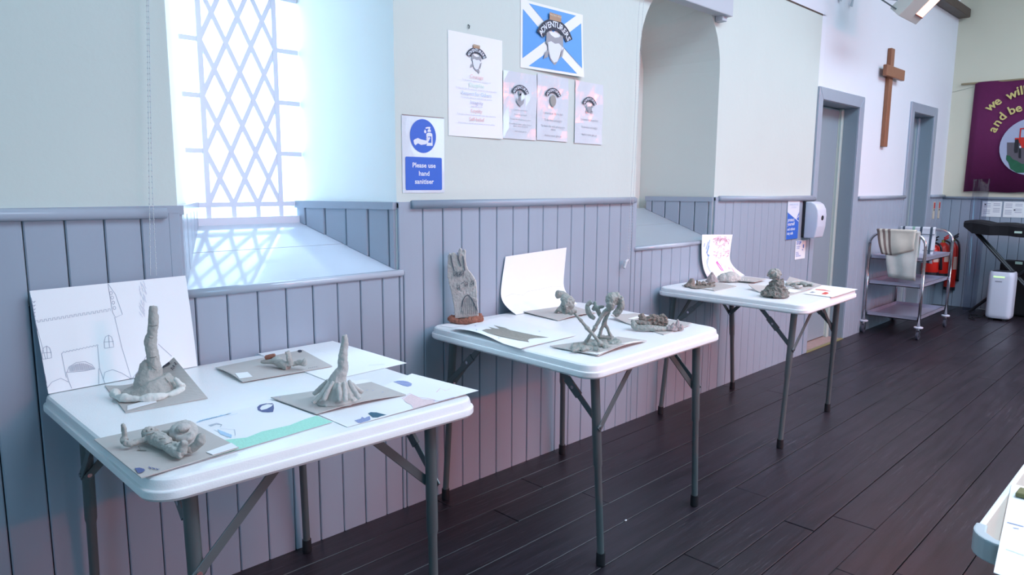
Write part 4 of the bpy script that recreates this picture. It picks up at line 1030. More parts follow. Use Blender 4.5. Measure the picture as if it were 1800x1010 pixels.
# volcano tree on curved board
S, o = cardboard('cardboard_sheet', 'curled cardboard sheet under the dark clay volcano tree on the far table', [g2(45, 425), g2(560, 570), g2(1085, 415), g2(600, 395)], z=T+.004, th=.003,
                 lift=lambda u, v: (0, 0, .024*max(0, 1-2.2*u)**2*(1-v)+.02*max(0, v-.5)**2*4*u*.4), labels=[[g2(670, 478), g2(780, 490), g2(890, 460), g2(700, 425)]])
B = Z(*g2(480, 530), T+.008)
def vh(x, y, d=0): return V(*g2(x, y), B, d)
t = empty('clay_volcano_tree', B, 'dark rough clay volcano topped by a drooping leafy crown, front of the far table', 'sculpture')
bm = NB(); stube(bm, [vh(470, 530), vh(485, 450), vh(490, 380), vh(475, 320), vh(465, 290)], [.070, .052, .040, .028, .020], 16); ball(bm, vh(360, 500), (.045, .03, .016)); ball(bm, vh(580, 500), (.045, .03, .02)); stube(bm, [vh(560, 330), vh(565, 420), vh(540, 520)], [.012, .016, .020])
for q in ((410, 330), (590, 280), (600, 330)): cone(bm, vh(q[0], q[1]+30), vh(q[0], q[1]-20), .014)
for v_ in bm.verts: v_.co.z = max(v_.co.z, T+.004)
clay('clay_mound', bm, CLAYD, t, .003, .018, .016)
bm = NB()
stube(bm, [vh(480, 300), vh(450, 220), vh(455, 150)], [.012, .013, .010])
for pts in ([(450, 130), (400, 160), (370, 230)], [(440, 140), (405, 200), (400, 270)], [(460, 130), (440, 200), (430, 270)], [(470, 130), (520, 150), (575, 210)], [(480, 150), (530, 190), (540, 260)], [(460, 140), (490, 200), (500, 250)], [(430, 130), (380, 190), (365, 220)]): stube(bm, [vh(x, y, random.uniform(-.03, .01)) for x, y in pts], [.010, .0105, .004])
clay('drooping_crown', bm, CLAYG, t, .0024, .005, .010)
# sticks board + paper with red shapes
S, o = cardboard('cardboard_sheet', 'brown cardboard sheet carrying long thin clay sticks at the right of the far table', [g2(640, 330), g2(880, 442), g2(1210, 362), g2(700, 232)], z=T+.005, th=.003)
B = Z(*g2(900, 380), T+.009)
t = empty('clay_sticks', B, 'pile of thin clay sticks lying on the brown cardboard behind the volcano tree', 'sculpture')
for pts in ([(650, 355), (770, 320), (900, 300)], [(720, 330), (820, 310), (900, 305)], [(790, 385), (840, 395), (900, 385)], [(850, 335), (950, 345), (1060, 370)], [(880, 320), (980, 350), (1100, 372)], [(780, 350), (860, 340), (960, 370)], [(960, 340), (1030, 350), (1090, 365)]):
    bm = NB(); stube(bm, [Z(*g2(*q), T+.015+random.uniform(0, .006)) for q in pts], [.008, .010, .007]); clay('clay_stick', bm, random.choice((CLAYG, CLAYL)), t, .003, .003, .014)
S, o = paper('crayon_drawing', 'white sheet with two red crayon shapes at the right corner of the far table', [g2(920, 500), g2(1380, 558), g2(1782, 432), g2(1225, 365)], z=T+.003)
bm = NB(); S.patch(bm, [g2(*q) for q in ((1105, 432), (1115, 442), (1360, 468), (1250, 440))], px=True); S.patch(bm, [g2(*q) for q in ((1200, 508), (1270, 518), (1322, 500), (1300, 482), (1260, 478))], px=True); obj('red_shapes', bm, REDC, o, recalc=False)
bm = NB(); S.patch(bm, [g2(*q) for q in ((1015, 485), (1060, 492), (1115, 482), (1060, 468))], px=True); obj('grey_shape', bm, GREYP, o, recalc=False)

# ================================================================= THINGS ON THE WALL
YW = -.0018
def wsheet(name, label, x0, x1, z0, z1, m, cat='poster', curl=None, th=.0006, y=YW):
    S = Sheet((x0, y, z0), (x1, y, z0), (x1, y, z1), (x0, y, z1), lift=curl); o = S.build(name, m, th=th, n=6, label=label, cat=cat, origin=((x0+x1)/2, y, z0)); return S, o
def pr(bm, pts, S, off=.0008): bm.faces.new([bm.verts.new(S.P(u, v)+Vector((0, -off, 0))) for u, v in pts])
# hand sanitiser sign
S, o = wsheet('sanitiser_sign', 'white sign with a blue hand-washing pictogram reading Please use hand sanitiser', 1.610, 1.815, 1.256, 1.547, PAPERG, 'sign')
def sx_(px, py):   # crop [690,180] s4.49 -> sheet point
    p = Yp(690+px/4.49, 180+py/4.49, YW-.001); return (p.x, p.z)
bm = NB(); c0 = sx_(242, 265); wpoly(bm, ell(c0[0], c0[1], .063, .064, 40), YW-.0009)
def rr(x0, x1, z0, z1, r, n=5):
    out = []
    for cx, cz, a in ((x1-r, z1-r, 0), (x0+r, z1-r, 90), (x0+r, z0+r, 180), (x1-r, z0+r, 270)):
        for k in range(n+1): t_ = math.radians(a+90*k/n); out.append((cx+r*math.cos(t_), cz+r*math.sin(t_)))
    return out
wpoly(bm, rr(1.624, 1.802, 1.267, 1.393, .006), YW-.0009); obj('blue_panels', bm, SIGNB, o, recalc=False)
bm = NB()
hand = [(165, 300), (175, 290), (200, 280), (222, 290), (262, 300), (272, 295), (262, 288), (290, 272), (298, 280), (285, 305), (262, 330), (225, 335), (200, 322), (180, 338), (170, 325)]
wpoly(bm, [sx_(*q) for q in hand], YW-.0015)
wpoly(bm, [sx_(*q) for q in ((266, 250), (272, 242), (282, 238), (298, 238), (310, 245), (314, 255), (316, 342), (268, 342), (270, 320), (282, 305), (282, 318), (306, 318), (306, 268), (280, 268), (280, 278), (268, 290))], YW-.0015)
wpoly(bm, [sx_(*q) for q in ((276, 232), (276, 218), (284, 212), (284, 205), (262, 208), (258, 200), (270, 194), (296, 192), (298, 200), (294, 212), (302, 218), (302, 232))], YW-.0015)
wpoly(bm, [sx_(*q) for q in ((256, 212), (248, 226), (250, 238), (258, 244), (266, 238), (267, 228))], YW-.0015)
cx_ = (1.624+1.802)/2
for s_, z_ in (('Please use', 1.361), ('hand', 1.330), ('sanitiser', 1.299)): add_text(bm, s_, .0255, (cx_, YW-.0015, z_), bold=.0012, sx=1.08)
obj('white_print', bm, SIGNW, o, recalc=False)
bm = NB(); box(bm, 1.612, 1.813, -.004, YW, 1.5465, 1.5485); obj('top_edge', bm, mat('brown_edge', (.3, .22, .2), .6), o)

def arc_text(bm, s, cx, cz, r, a0, a1, size, y, ux=1.0, bold=0, squash=1.0):
    n = len(s)
    for i, ch in enumerate(s):
        if ch == ' ': continue
        a = a0+(a1-a0)*i/(n-1); add_text(bm, ch, size, (cx+r*math.cos(a), y, cz+r*squash*math.sin(a)), rot=a-math.pi/2, bold=bold)
def badge(o, cx, cz, w, y, word, kind, band=None):
    """club badge: dark arched band with white capitals over a plain animal or object shape"""
    k = w/.13; R = .082*k; zc = cz-.03*k
    if band is None: band = (155, 25)
    a0, a1 = math.radians(band[0]), math.radians(band[1]); n = 18
    def arcb(r0, r1, e=0):
        return [(cx+r1*math.cos(a0+e+(a1-a0-2*e)*t/n), zc+r1*.92*math.sin(a0+e+(a1-a0-2*e)*t/n)) for t in range(n+1)]+[(cx+r0*math.cos(a1-e+(a0-a1+2*e)*t/n), zc+r0*.92*math.sin(a1-e+(a0-a1+2*e)*t/n)) for t in range(n+1)]
    if kind == 'shark':
        bm = NB(); wpoly(bm, [(cx-.030*k, zc+.088*k), (cx+.030*k, zc+.088*k), (cx+.031*k, zc+.110*k), (cx-.030*k, zc+.112*k)], y-.0012); obj('emblem_tab', bm, TANP, o, recalc=False)
        bm = NB(); add_text(bm, 'MAIDENS WILD', .0088*k, (cx, y-.0020, zc+.104*k), bold=.0003); obj('tab_lettering', bm, mat('cream_print', (.8, .66, .5), .6), o, recalc=False)
        bm = NB()
        wpoly(bm, [(cx+x*k, zc+z_*k) for x, z_ in ((-.043, .052), (-.036, .052), (-.02, .038), (0, .032), (.02, .036), (.036, .046), (.043, .04), (.044, .01), (.036, .004), (.032, -.02), (.022, -.045), (.03, -.062), (.022, -.078), (.012, -.062), (-.004, -.058), (-.022, -.045), (-.034, -.02), (-.036, .004), (-.045, .01))], y-.0002)
        wpoly(bm, [(cx+x*k, zc+z_*k) for x, z_ in ((-.034, -.012), (-.048, -.022), (-.057, -.045), (-.034, -.036))], y-.0002); wpoly(bm, [(cx+x*k, zc+z_*k) for x, z_ in ((.03, -.012), (.048, .004), (.042, -.02), (.034, -.042), (.026, -.04))], y-.0002)
        obj('animal_shape', bm, GREYP, o, recalc=False)
        bm = NB(); wpoly(bm, [(cx+x*k, zc+z_*k) for x, z_ in ((-.036, .012), (-.02, .018), (0, .012), (.02, .016), (.036, .008), (.028, -.02), (.014, -.046), (-.004, -.052), (-.022, -.038), (-.032, -.012))], y-.0008); obj('pale_belly', bm, SIGNW, o, recalc=False)
    elif kind == 'anchor':
        bm = NB(); wpoly(bm, ell(cx, zc+.035*k, .018*k, .020*k, 14), y); wpoly(bm, [(cx-.008*k, zc+.03*k), (cx+.008*k, zc+.03*k), (cx+.010*k, zc-.05*k), (cx-.010*k, zc-.05*k)], y)
        wpoly(bm, [(cx-.045*k, zc+.0), (cx-.036*k, zc-.01*k), (cx, zc-.035*k), (cx+.036*k, zc-.01*k), (cx+.045*k, zc), (cx+.035*k, zc-.04*k), (cx, zc-.068*k), (cx-.035*k, zc-.04*k)], y-.0001); obj('anchor_shape', bm, GREYP, o, recalc=False)
    elif kind == 'shell':
        bm = NB(); wpoly(bm, ell(cx, zc-.005*k, .036*k, .045*k, 20), y); wpoly(bm, [(cx-.02*k, zc-.035*k), (cx+.02*k, zc-.035*k), (cx, zc-.062*k)], y-.0001); obj('shell_shape', bm, mat('shell_print', (.36, .34, .31), .6), o, recalc=False)
    else:
        bm = NB(); wpoly(bm, ell(cx, zc-.01*k, .033*k, .026*k, 18), y)
        for s_ in (-1, 1):
            wpoly(bm, [(cx+s_*.026*k, zc), (cx+s_*.048*k, zc+.01*k), (cx+s_*.044*k, zc+.036*k), (cx+s_*.032*k, zc+.02*k)], y)
            for j in range(3): wpoly(bm, [(cx+s_*(.018+.008*j)*k, zc-.02*k), (cx+s_*(.026+.010*j)*k, zc-.02*k), (cx+s_*(.024+.008*j)*k, zc-(.058-.006*j)*k)], y)
        obj('crab_shape', bm, GREYP, o, recalc=False)
    bm = NB(); wpoly(bm, arcb(R*.76, R*1.24), y-.0010); obj('arched_band', bm, INK, o, recalc=False)
    bm = NB(); arc_text(bm, word, cx, zc, R*.99, a0-.10, a1+.10, .028*k, y-.0016, bold=.0009*k, squash=.92); obj('arched_lettering', bm, SIGNW, o, recalc=False)
# flag poster
S, o = wsheet('flag_poster', 'blue flag poster with white diagonal cross and club badge above the small posters', 2.242, 2.650, 1.791, 2.074, PAPER, curl=lambda u, v: (0, -.016*(1-v)**2*u-.004*u, 0))
bm = NB(); i_ = .022; iv = .03
pr(bm, [(.12, 1-iv-.01), (.88, 1-iv-.01), (.5, .62)], S); pr(bm, [(.12, iv+.01), (.5, .38), (.88, iv+.01)], S); pr(bm, [(.03, .86), (.42, .5), (.03, .14)], S); pr(bm, [(.97, .86), (.97, .14), (.58, .5)], S)
obj('blue_fields', bm, SKYB, o, recalc=False)
badge(o, 2.452, 1.940, .168, -.0112, 'ADVENTURERS', 'shark')
# values poster
S, o = wsheet('values_poster', 'tall white poster listing club values from Courage to Self-belief in coloured words', 1.838, 2.133, 1.482, 1.886, PAPER, curl=lambda u, v: (0, -.006*u*(1-v)**2, 0))
badge(o, 1.985, 1.800, .078, -.0045, 'ADVENTURERS', 'shark')
yy = -.0066; cx = 1.985
for s_, z_, m_ in (('Courage', 1.722, REDT), ('Discipline', 1.688, GRNT), ('Respect for Others', 1.654, BLUT), ('Integrity', 1.620, VIOT), ('Loyalty', 1.587, REDT), ('Self-belief', 1.553, REDT)):
    bm = NB(); add_text(bm, s_, .021, (cx, yy, z_)); obj('heading', bm, m_, o, recalc=False)
for s_, z_ in (('To set out to do something new and believe in it', 1.706), ('To follow the rules of an adventurer and the instructions of the leaders', 1.672), ('To treat each other as we expect and treat ourselves', 1.638), ('always tell the truth', 1.605), ('To be true to friends and never let others down when adventuring', 1.571), ('Always believe in yourself, you are amazing and can do anything', 1.537)): bm = NB(); add_text(bm, s_, .0078, (cx, yy, z_)); obj('text_line', bm, VIOT, o, recalc=False)
# three laminated promise posters
for nm, x0, x1, z0, z1, kind, lab, lines in (
    ('promise_poster', 2.137, 2.343, 1.486, 1.768, 'anchor', 'laminated promise poster with an anchor badge, touching the tall values poster', [('I promise to do my best', 1.610), ('To be kind and helpful', 1.590), ('To learn the wild adventurers values', 1.570), ('To use friends, leaders, leaders brothers,', 1.550), ('sisters, nature and animals', 1.541), ('And to never give up', 1.520)]),
    ('promise_poster', 2.347, 2.557, 1.489, 1.776, 'shell', 'laminated promise poster with an oval shell badge, between the anchor and crab posters', [('I promise to do my best', 1.611), ('To be kind and helpful', 1.580), ('To learn the wild adventurers', 1.553), ('values', 1.540), ('And to never give up', 1.512)]),
    ('promise_poster', 2.608, 2.818, 1.487, 1.774, 'crab', 'laminated promise poster with a crab badge, standing apart at the right of the row', [('I promise to do my best', 1.600), ('To be kind and helpful', 1.564), ('And to never give up', 1.530)])):
    S, o = wsheet(nm, lab, x0, x1, z0, z1, PAPERG, curl=lambda u, v: (0, -.003*math.sin(u*5)*math.sin(v*7)-.003, 0)); o['group'] = 'laminated promise posters'
    cx = (x0+x1)/2; badge(o, cx-.003, {'anchor': 1.680, 'shell': 1.688, 'crab': 1.672}[kind], .074, -.0085, 'ADVENTURER', kind)
    for s_, z_ in lines: bm = NB(); add_text(bm, s_, .0085 if kind == 'anchor' else .0135, (cx, -.0085, z_)); obj('text_line', bm, GREYP, o, recalc=False)
# blue sanitising station sign, stop notice, dispenser near the door
S, o = wsheet('station_sign', 'tall blue and white hand sanitiser station sign under the dado rail beside the dispenser', 4.935, 5.128, .912, 1.190, SIGNW, 'sign', y=-.020, th=.004)
bm = NB(); pr(bm, [(.0, 0), (1, 0), (1, .58), (.78, .50), (0, .72)], S); pr(bm, [(.80, .52), (1, .62), (1, .70)], S); obj('blue_field', bm, SIGNB, o, recalc=False)
bm = NB(); pr(bm, [(.0, .72), (1, .46), (1, .44), (.0, .70)], S, .0014); obj('white_stripe', bm, SIGNW, o, recalc=False)
bm = NB()
for s_, z_, sz in (('protect', 1.052, .042), ('yourself', 1.022, .042), ('and others', .985, .034), ('stay safe', .955, .034)): add_text(bm, s_, sz*.85, (4.945, -.0215, z_), align='LEFT', bold=.001)
obj('white_lettering', bm, SIGNW, o, recalc=False)
bm = NB(); add_text(bm, 'HAND SANITISER', .019, (5.032, -.0215, 1.160)); add_text(bm, 'STATION', .019, (5.032, -.0215, 1.140)); obj('grey_lettering', bm, BLUT, o, recalc=False)
S, o = wsheet('stop_notice', 'small white STOP notice below the blue station sign', 5.112, 5.290, .755, .893, PAPER, 'sign', y=-.016)
bm = NB(); add_text(bm, 'STOP', .034, (5.125, -.0175, .876), align='LEFT', bold=.001)
for k, s_ in enumerate(('THE SPREAD', 'OF GERMS')): add_text(bm, s_, .012, (5.125, -.0175, .850-.013*k), align='LEFT')
for k, s_ in enumerate(('PLEASE', 'SANITISE', 'YOUR HANDS')): add_text(bm, s_, .014, (5.122, -.0175, .806-.013*k), align='LEFT')
wpoly(bm, rr(5.243, 5.258, .835, .862, .003), -.0175); wpoly(bm, ell(5.236, .822, .008, .004, 10), -.0175)
obj('lettering', bm, SIGNB, o, recalc=False)
DXc = 5.265
t = empty('sanitiser_dispenser', (DXc, -.016, .93), 'white wall-mounted hand sanitiser dispenser beside the first door', 'dispenser')
bm = NB(); box(bm, 5.20, 5.37, -.030, -.013, .915, 1.185); bevel(bm, .006, 2); obj('back_plate', bm, BLACKP, t)
bm = NB(); prof = [(-.030, 1.180), (-.075, 1.178), (-.105, 1.160), (-.124, 1.125), (-.130, 1.08), (-.128, 1.0), (-.112, .915), (-.030, .912)]
prism(bm, [(5.203, y, z) for y, z in prof], (.155, 0, 0)); bmesh.ops.recalc_face_normals(bm, faces=bm.faces[:]); bevel(bm, .010, 3); o_ = obj('cover', bm, PURW, t, smooth=True); o_.data.set_sharp_from_angle(angle=math.radians(50))
bm = NB(); tube(bm, [(5.28, -.126, 1.062), (5.28, -.1335, 1.062)], [.019, .017], 20); obj('sensor_window', bm, BLACKP, t)

# blinds with chains
for bx, x0, x1, label, end, zz in ((0, .66, 1.60, 'grey roller blind above the lattice window, its chain hanging behind the castle drawing', .694, 1.0), (1, 3.00, 3.925, 'grey roller blind over the shaded arched niche with a long bead chain', 2.99, .895)):
    t = empty('roller_blind', ((x0+x1)/2, -.03, 2.3), label, 'blind')
    bm = NB(); box(bm, x0, x1, -.075, -.004, 2.262, 2.37); bevel(bm, .006, 2); obj('casing', bm, BLINDM, t)
    bm = NB(); box(bm, x1-.075, x1-.02, -.05, -.002, 2.235, 2.264); bevel(bm, .003, 1); obj('bracket', bm, BLINDM, t)
    cxx = x0+.05
    A = Yp(258, 0, -.04) if bx == 0 else Yp(1122, 0, -.04); 
    for s_ in (0, 1):
        if bx == 0: pts = [(.735+.004*s_, -.06, 2.27), Yp((258, 261)[s_], 0, -.045), Yp((262, 267)[s_], 300, -.045), Yp((264.5, 275)[s_], 484, -.042)]
        else: pts = [(3.06+.016*s_, -.06, 2.27), Yp((1123, 1130)[s_], 20, -.045), Yp((1116, 1121)[s_], 200, -.045), Yp((1104, 1108)[s_], 440, -.04), Yp((1102, 1104)[s_], 456, -.04)]
        P_ = smoothpts(pts, 8); bm = NB(); tube(bm, P_, .0008, 5)
        tot = 0; last = P_[0]
        for a, b_ in zip(P_, P_[1:]):
            L_ = (b_-a).length; n = max(1, int(L_/.0135))
            for k in range(n): bmesh.ops.create_icosphere(bm, subdivisions=1, radius=.0022, matrix=Matrix.Translation(a.lerp(b_, k/n)))
        obj('bead_chain', bm, CORD, t)
    if bx == 1:
        bm = NB(); tube(bm, [Yp(1104, 456, -.04), Yp(1100, 460, -.04), Yp(1098, 468, -.04), Yp(1097, 471, -.04)], [.006, .008, .007, .007], 10); obj('chain_weight', bm, CORD, t)
# nail hook above the values poster
bm = NB(); p = Yp(823, 46, 0); tube(bm, [p+Vector((0, 0, .006)), p+Vector((0, -.008, 0)), p+Vector((0, -.004, -.010))], .0022, 8); obj('wall_hook', bm, LEGM, label='small grey hook in the wall just above the values poster', cat='hook', origin=p)

# wooden cross
t = empty('wall_cross', (6.80, 0, 1.65), 'plain red-brown wooden cross on the white wall between the doors', 'cross')
bm = NB(); box(bm, 6.765, 6.845, -.036, -.001, 1.64, 2.475); bevel(bm, .003, 1); obj('upright', bm, WOOD, t)
bm = NB(); box(bm, 6.585, 7.055, -.066, -.034, 2.225, 2.315); bevel(bm, .003, 1); obj('crossbar', bm, WOOD, t)

# quartz heater hanging near the ceiling
t = empty('quartz_heater', (5.7, -.6, 2.5), 'glowing red quartz heater fixed high on the wall above the first door', 'heater')
A = Yp(1580, 28, -.45); wx = Vector((1, 0, 0)); ax = Vector((0, -1, 1)).normalized(); nn = wx.cross(ax).normalized()
if nn.dot(CAM-A) < 0: nn = -nn
Wd = .385
def hp(a, w, h=0): return A+wx*w+ax*a+nn*h
bm = NB(); vs = [hp(a, w, h) for a, w, h in ((0, 0, 0), (0, Wd, 0), (.95, Wd, 0), (.95, 0, 0))]; prism(bm, vs, -nn*.09); bmesh.ops.recalc_face_normals(bm, faces=bm.faces[:]); bevel(bm, .004, 1); obj('casing', bm, mat('heater_casing', (.62, .60, .55), .4), t)
EL = mat('glowing_element', (1, .3, .2), .5, emit=(1.0, .42, .26), estr=5)
for a0 in (.062, .222, .382, .542, .702):
    bm = NB(); prism(bm, [hp(a0, .225, .002), hp(a0, .365, .002), hp(a0+.15, .365, .002), hp(a0+.15, .225, .002)], -nn*.004); obj('element', bm, EL, t)
for a0 in (.054, .213, .373, .533, .693):
    bm = NB(); prism(bm, [hp(a0, .220, .006), hp(a0, .370, .006), hp(a0+.008, .370, .006), hp(a0+.008, .220, .006)], -nn*.006); obj('element_guard', bm, mat('guard_glow_red', (.3, .05, .04), .4), t)  # red rim of the element's glow put into the guard colour
for w_ in (.06, .28):
    bm = NB(); p = hp(.12, w_, -.085); tube(bm, [p, Vector((p.x, -.030, 2.74)), Vector((p.x, -.016, 2.66))], .012, 8); obj('wall_bracket', bm, BLINDM, t)
bm = NB(); p = hp(.02, .0, -.05); tube(bm, [p, p+Vector((-.12, .12, .10)), (p.x-.2, -.012, 2.8), (p.x-.2, -.012, 3.04)], .005, 6); obj('cable', bm, LEGM, t)
hl = area('quartz_heater_light', hp(.45, .29, .05), nn, .13, .8, 10, (1, .16, .06))

# ================================================================= AROUND THE END WALL
# service trolley
TX0, TX1, TY0, TY1 = 6.60, 7.42, -.475, -.035
t = empty('service_trolley', ((TX0+TX1)/2, (TY0+TY1)/2, 0), 'three-tier stainless steel service trolley with hooped ends, standing between the doors', 'trolley')
for zt in (.700, .475, .195):
    bm = NB(); rim = .035; x0, x1, y0, y1 = TX0+.012, TX1-.012, TY0+.012, TY1-.012
    box(bm, x0, x1, y0, y1, zt-rim, zt-rim+.006)
    for (a, b_, c_, d_) in ((x0, x0+.006, y0, y1), (x1-.006, x1, y0, y1), (x0, x1, y0, y0+.006), (x0, x1, y1-.006, y1)): box(bm, a, b_, c_, d_, zt-rim, zt)
    box(bm, x0, x1, y0-.004, y0+.008, zt-.006, zt); box(bm, x0-.004, x0+.008, y0, y1, zt-.006, zt)
    obj('shelf_tray', bm, TRAY, t)
for X_ in (TX0, TX1):
    bm = NB(); pts = [(X_, TY0, .115), (X_, TY0, .80)]
    for k in range(7): a = k/6*math.pi/2; pts.append((X_, TY0+.11*(1-math.cos(a)), .795+.105*math.sin(a)))
    for k in range(7): a = math.pi/2*(1-k/6); pts.append((X_, TY1-.11*(1-math.cos(a)), .795+.105*math.sin(a)))
    pts += [(X_, TY1, .80), (X_, TY1, .115)]
    tube(bm, pts, .0125, 12); obj('hoop_frame', bm, STEEL, t, smooth=True)
    for Y_ in (TY0, TY1):
        bm = NB(); tube(bm, [(X_, Y_, .100), (X_, Y_, .105), (X_, Y_, .113), (X_, Y_, .116)], [.030, .036, .036, .028], 18); bw = obj('caster_bumper', bm, PURW, t)
        bm = NB(); tube(bm, [(X_, Y_, .102), (X_, Y_, .086)], .012, 10)
        for s_ in (-1, 1): box(bm, X_-.012, X_+.012, Y_+s_*.014-.0015, Y_+s_*.014+.0015, .030, .088)
        box(bm, X_-.012, X_+.012, Y_-.0155, Y_+.0155, .084, .088)
        cf = obj('caster_fork', bm, STEEL, t)
        bm = NB(); tube(bm, [(X_, Y_-.011, .038), (X_, Y_-.008, .038), (X_, Y_+.008, .038), (X_, Y_+.011, .038)], [.031, .038, .038, .031], 20); obj('wheel', bm, mat('caster_rubber', (.05, .055, .08), .5), cf)
# tea towels
def towel(name, label, m, X_, y0, y1, zf, zb, stripes, th=.004, fold=.0, skew=0.0):
    """cloth hung over a hoop bar at height .90, long front hanging at x < X_"""
    bm = NB(); nU, nV = 14, 18; path = []
    r = .017; zt = .900
    for k in range(10): z = zf+(zt-zf)*k/9; path.append((-r-.004-.010*math.sin(k*.5), z))
    for k in range(1, 6): a = math.pi*k/6; path.append((-r*math.cos(a), zt+r*math.sin(a)))
    for k in range(10): z = zt-(zt-zb)*k/9; path.append((r+.003+.006*math.sin(k*.6), z))
    G = []
    for (dx, z) in path:
        row = []
        for j in range(nU+1):
            u = j/nU; yv = y0+(y1-y0)*u+skew*(zt-z)*(1-u) + (.012*(zt-z)/.3*math.sin(u*3.1)); row.append(bm.verts.new((X_+dx+.006*math.sin(u*11+z*6)*min(1, max(0, (zt-z))/.05), yv, z-(.018*u*(dx < 0)*min(1, (zt-z)/.1)))))
        G.append(row)
    for a, b_ in zip(G, G[1:]):
        for j in range(nU):
            f = bm.faces.new((a[j], a[j+1], b_[j+1], b_[j]))
            u = (j+.5)/nU
            for (u0, u1, mi) in stripes:
                if u0 <= u < u1: f.material_index = mi
    me = bpy.data.meshes.new(name); bm.to_mesh(me); bm.free()
    o = link(name, me, m, None, label=label, cat='towel', origin=(X_, (y0+y1)/2, zf), smooth=True)
    md = o.modifiers.new('thickness', 'SOLIDIFY'); md.thickness = th; md.offset = 0; return o
t1 = towel('tea_towel', 'worn pale tea towel hanging long over the near hoop of the trolley', [CLOTHA], TX0, -.150, -.425, .52, .66, [], skew=-.16)
bm = NB()
t2 = towel('tea_towel', 'short cream tea towel with taupe stripes over the worn towel on the trolley', [mat('cream_tea_towel', (.62, .61, .52), .85, noise_amt=.1), STRIPE], TX0-.008, -.095, -.40, .715, .74, [(.0, .07, 1), (.14, .18, 1), (.22, .24, 1), (.285, .36, 1)], skew=-.30)
for v_ in t2.data.vertices:
    v_.co.z += .012 if v_.co.z > .15 else 0
    pass
for v_ in t2.data.vertices:    # drape the lower corner upwards to the right
    wy = v_.co.y; 
    if v_.co.x < 0: v_.co.x -= .010; v_.co.z += max(0, (-(wy)+.02))*.35*max(0, 1-(v_.co.z/.19))
t3 = towel('tea_towel', 'white tea towel with dark check lines folded over the far hoop of the trolley', [CLOTHB, CHECK, CHECKG], TX1, -.03, -.33, .60, .70, [(.07, .14, 1), (.36, .42, 2), (.57, .64, 1), (.86, .93, 1)])
bm = NB(); box(bm, -.032, -.024, -.15, .15, .25, .256); box(bm, -.034, -.026, -.15, .15, .10, .106)
me = bpy.data.meshes.new('check_line'); bm.to_mesh(me); bm.free(); oo = bpy.data.objects.new('check_line', me); C.objects.link(oo); oo.parent = t3; me.materials.append(CHECK)

# fire extinguishers
def ext(name, label, px, py_top, py_bot, y, r, kind):
    c0 = Yp(px, py_bot, y); c1 = Yp(px, py_top, y); b0 = Vector((c0.x, y, c0.z)); H_ = c1.z-c0.z
    t = empty(name, b0, label, 'fire extinguisher', 'fire extinguishers by the corner')
    bm = NB(); rs = [(.0, r*.9), (.01, r), (H_*.80, r), (H_*.88, r*.86), (H_*.94, r*.5), (H_*.97, r*.28)]
    tube(bm, [b0+Vector((0, 0, z)) for z, _ in rs], [q for _, q in rs], 22); o_ = obj('cylinder', bm, REDX, t, smooth=True)
    bm = NB(); tube(bm, [b0+Vector((0, 0, -.004)), b0+Vector((0, 0, .03))], r*1.02, 22); obj('base_ring', bm, BLACKP, t)
    bm = NB(); tube(bm, [b0+Vector((0, 0, H_*.95)), b0+Vector((0, 0, H_*1.04))], r*.26, 12); obj('valve', bm, BRASS, t)
    bm = NB(); z0 = H_*1.05; tube(bm, [b0+Vector((-.02, -.01, z0)), b0+Vector((.05, -.03, z0+.02))], .009, 8); tube(bm, [b0+Vector((-.02, -.01, z0+.02)), b0+Vector((.055, -.035, z0+.05))], .008, 8); obj('lever', bm, REDX if kind else BLACKP, t)
    bm = NB(); stube(bm, [b0+Vector((.0, -.02, H_*1.02)), b0+Vector((-r*.6, -r-.01, H_*.92)), b0+Vector((-r*.3, -r-.018, H_*.5)), b0+Vector((0, -r-.015, H_*.18))], [.009, .010, .012, .016], 10); obj('hose', bm, BLACKP, t, smooth=True)
    bm = NB(); n = 8
    ring = []
    for k in range(n+1):
        a = math.radians(-150+45*k/n); ring.append((b0.x+(r+.001)*math.cos(a), b0.y+(r+.001)*math.sin(a)))
    for a, b_ in zip(ring, ring[1:]): bm.faces.new([bm.verts.new(p) for p in ((a[0], a[1], b0.z+H_*.42), (b_[0], b_[1], b0.z+H_*.42), (b_[0], b_[1], b0.z+H_*.68), (a[0], a[1], b0.z+H_*.68))])
    obj('instruction_label', bm, mat('label_cream', (.62, .42, .36), .5), t)
    bm = NB(); box(bm, b0.x-.03, b0.x+.03, b0.y+r-.004, -.004, b0.z+H_*.6, b0.z+H_*.66); obj('wall_bracket', bm, BLACKP, t)
ext('fire_extinguisher', 'leftmost red fire extinguisher, wide, with a pale instruction label, seen through the trolley', 1634, 428, 482, -.115, .080, 0)
ext('fire_extinguisher', 'middle red fire extinguisher with black hose between the other two in the corner', 1653, 425, 484, -.115, .070, 1)
ext('fire_extinguisher', 'rightmost slim red fire extinguisher with a black foot beside the end wall', 1668, 424, 508, -.16, .055, 0)
# two narrow extinguisher signs
for px_ in (1643, 1652):
    a = Yp(px_, 350, -.014); bm = NB(); x0 = a.x; box(bm, x0-.03, x0+.03, -.018, -.0135, .955, 1.135)
    o_ = obj('extinguisher_sign', bm, mat('cream_sign', (.70, .62, .50), .5), label='narrow red and cream extinguisher sign %s on the boards above the extinguishers' % ('nearer the second door' if px_ == 1643 else 'nearer the corner'), cat='sign', origin=(x0, -.014, .955), group='extinguisher signs')
    bm = NB(); box(bm, x0-.024, x0+.024, -.0190, -.0179, 1.065, 1.128); obj('red_panel', bm, REDX, o_)
    bm = NB(); box(bm, x0-.015, x0+.015, -.0190, -.0179, 1.040, 1.058); obj('black_symbol', bm, BLACKP, o_)
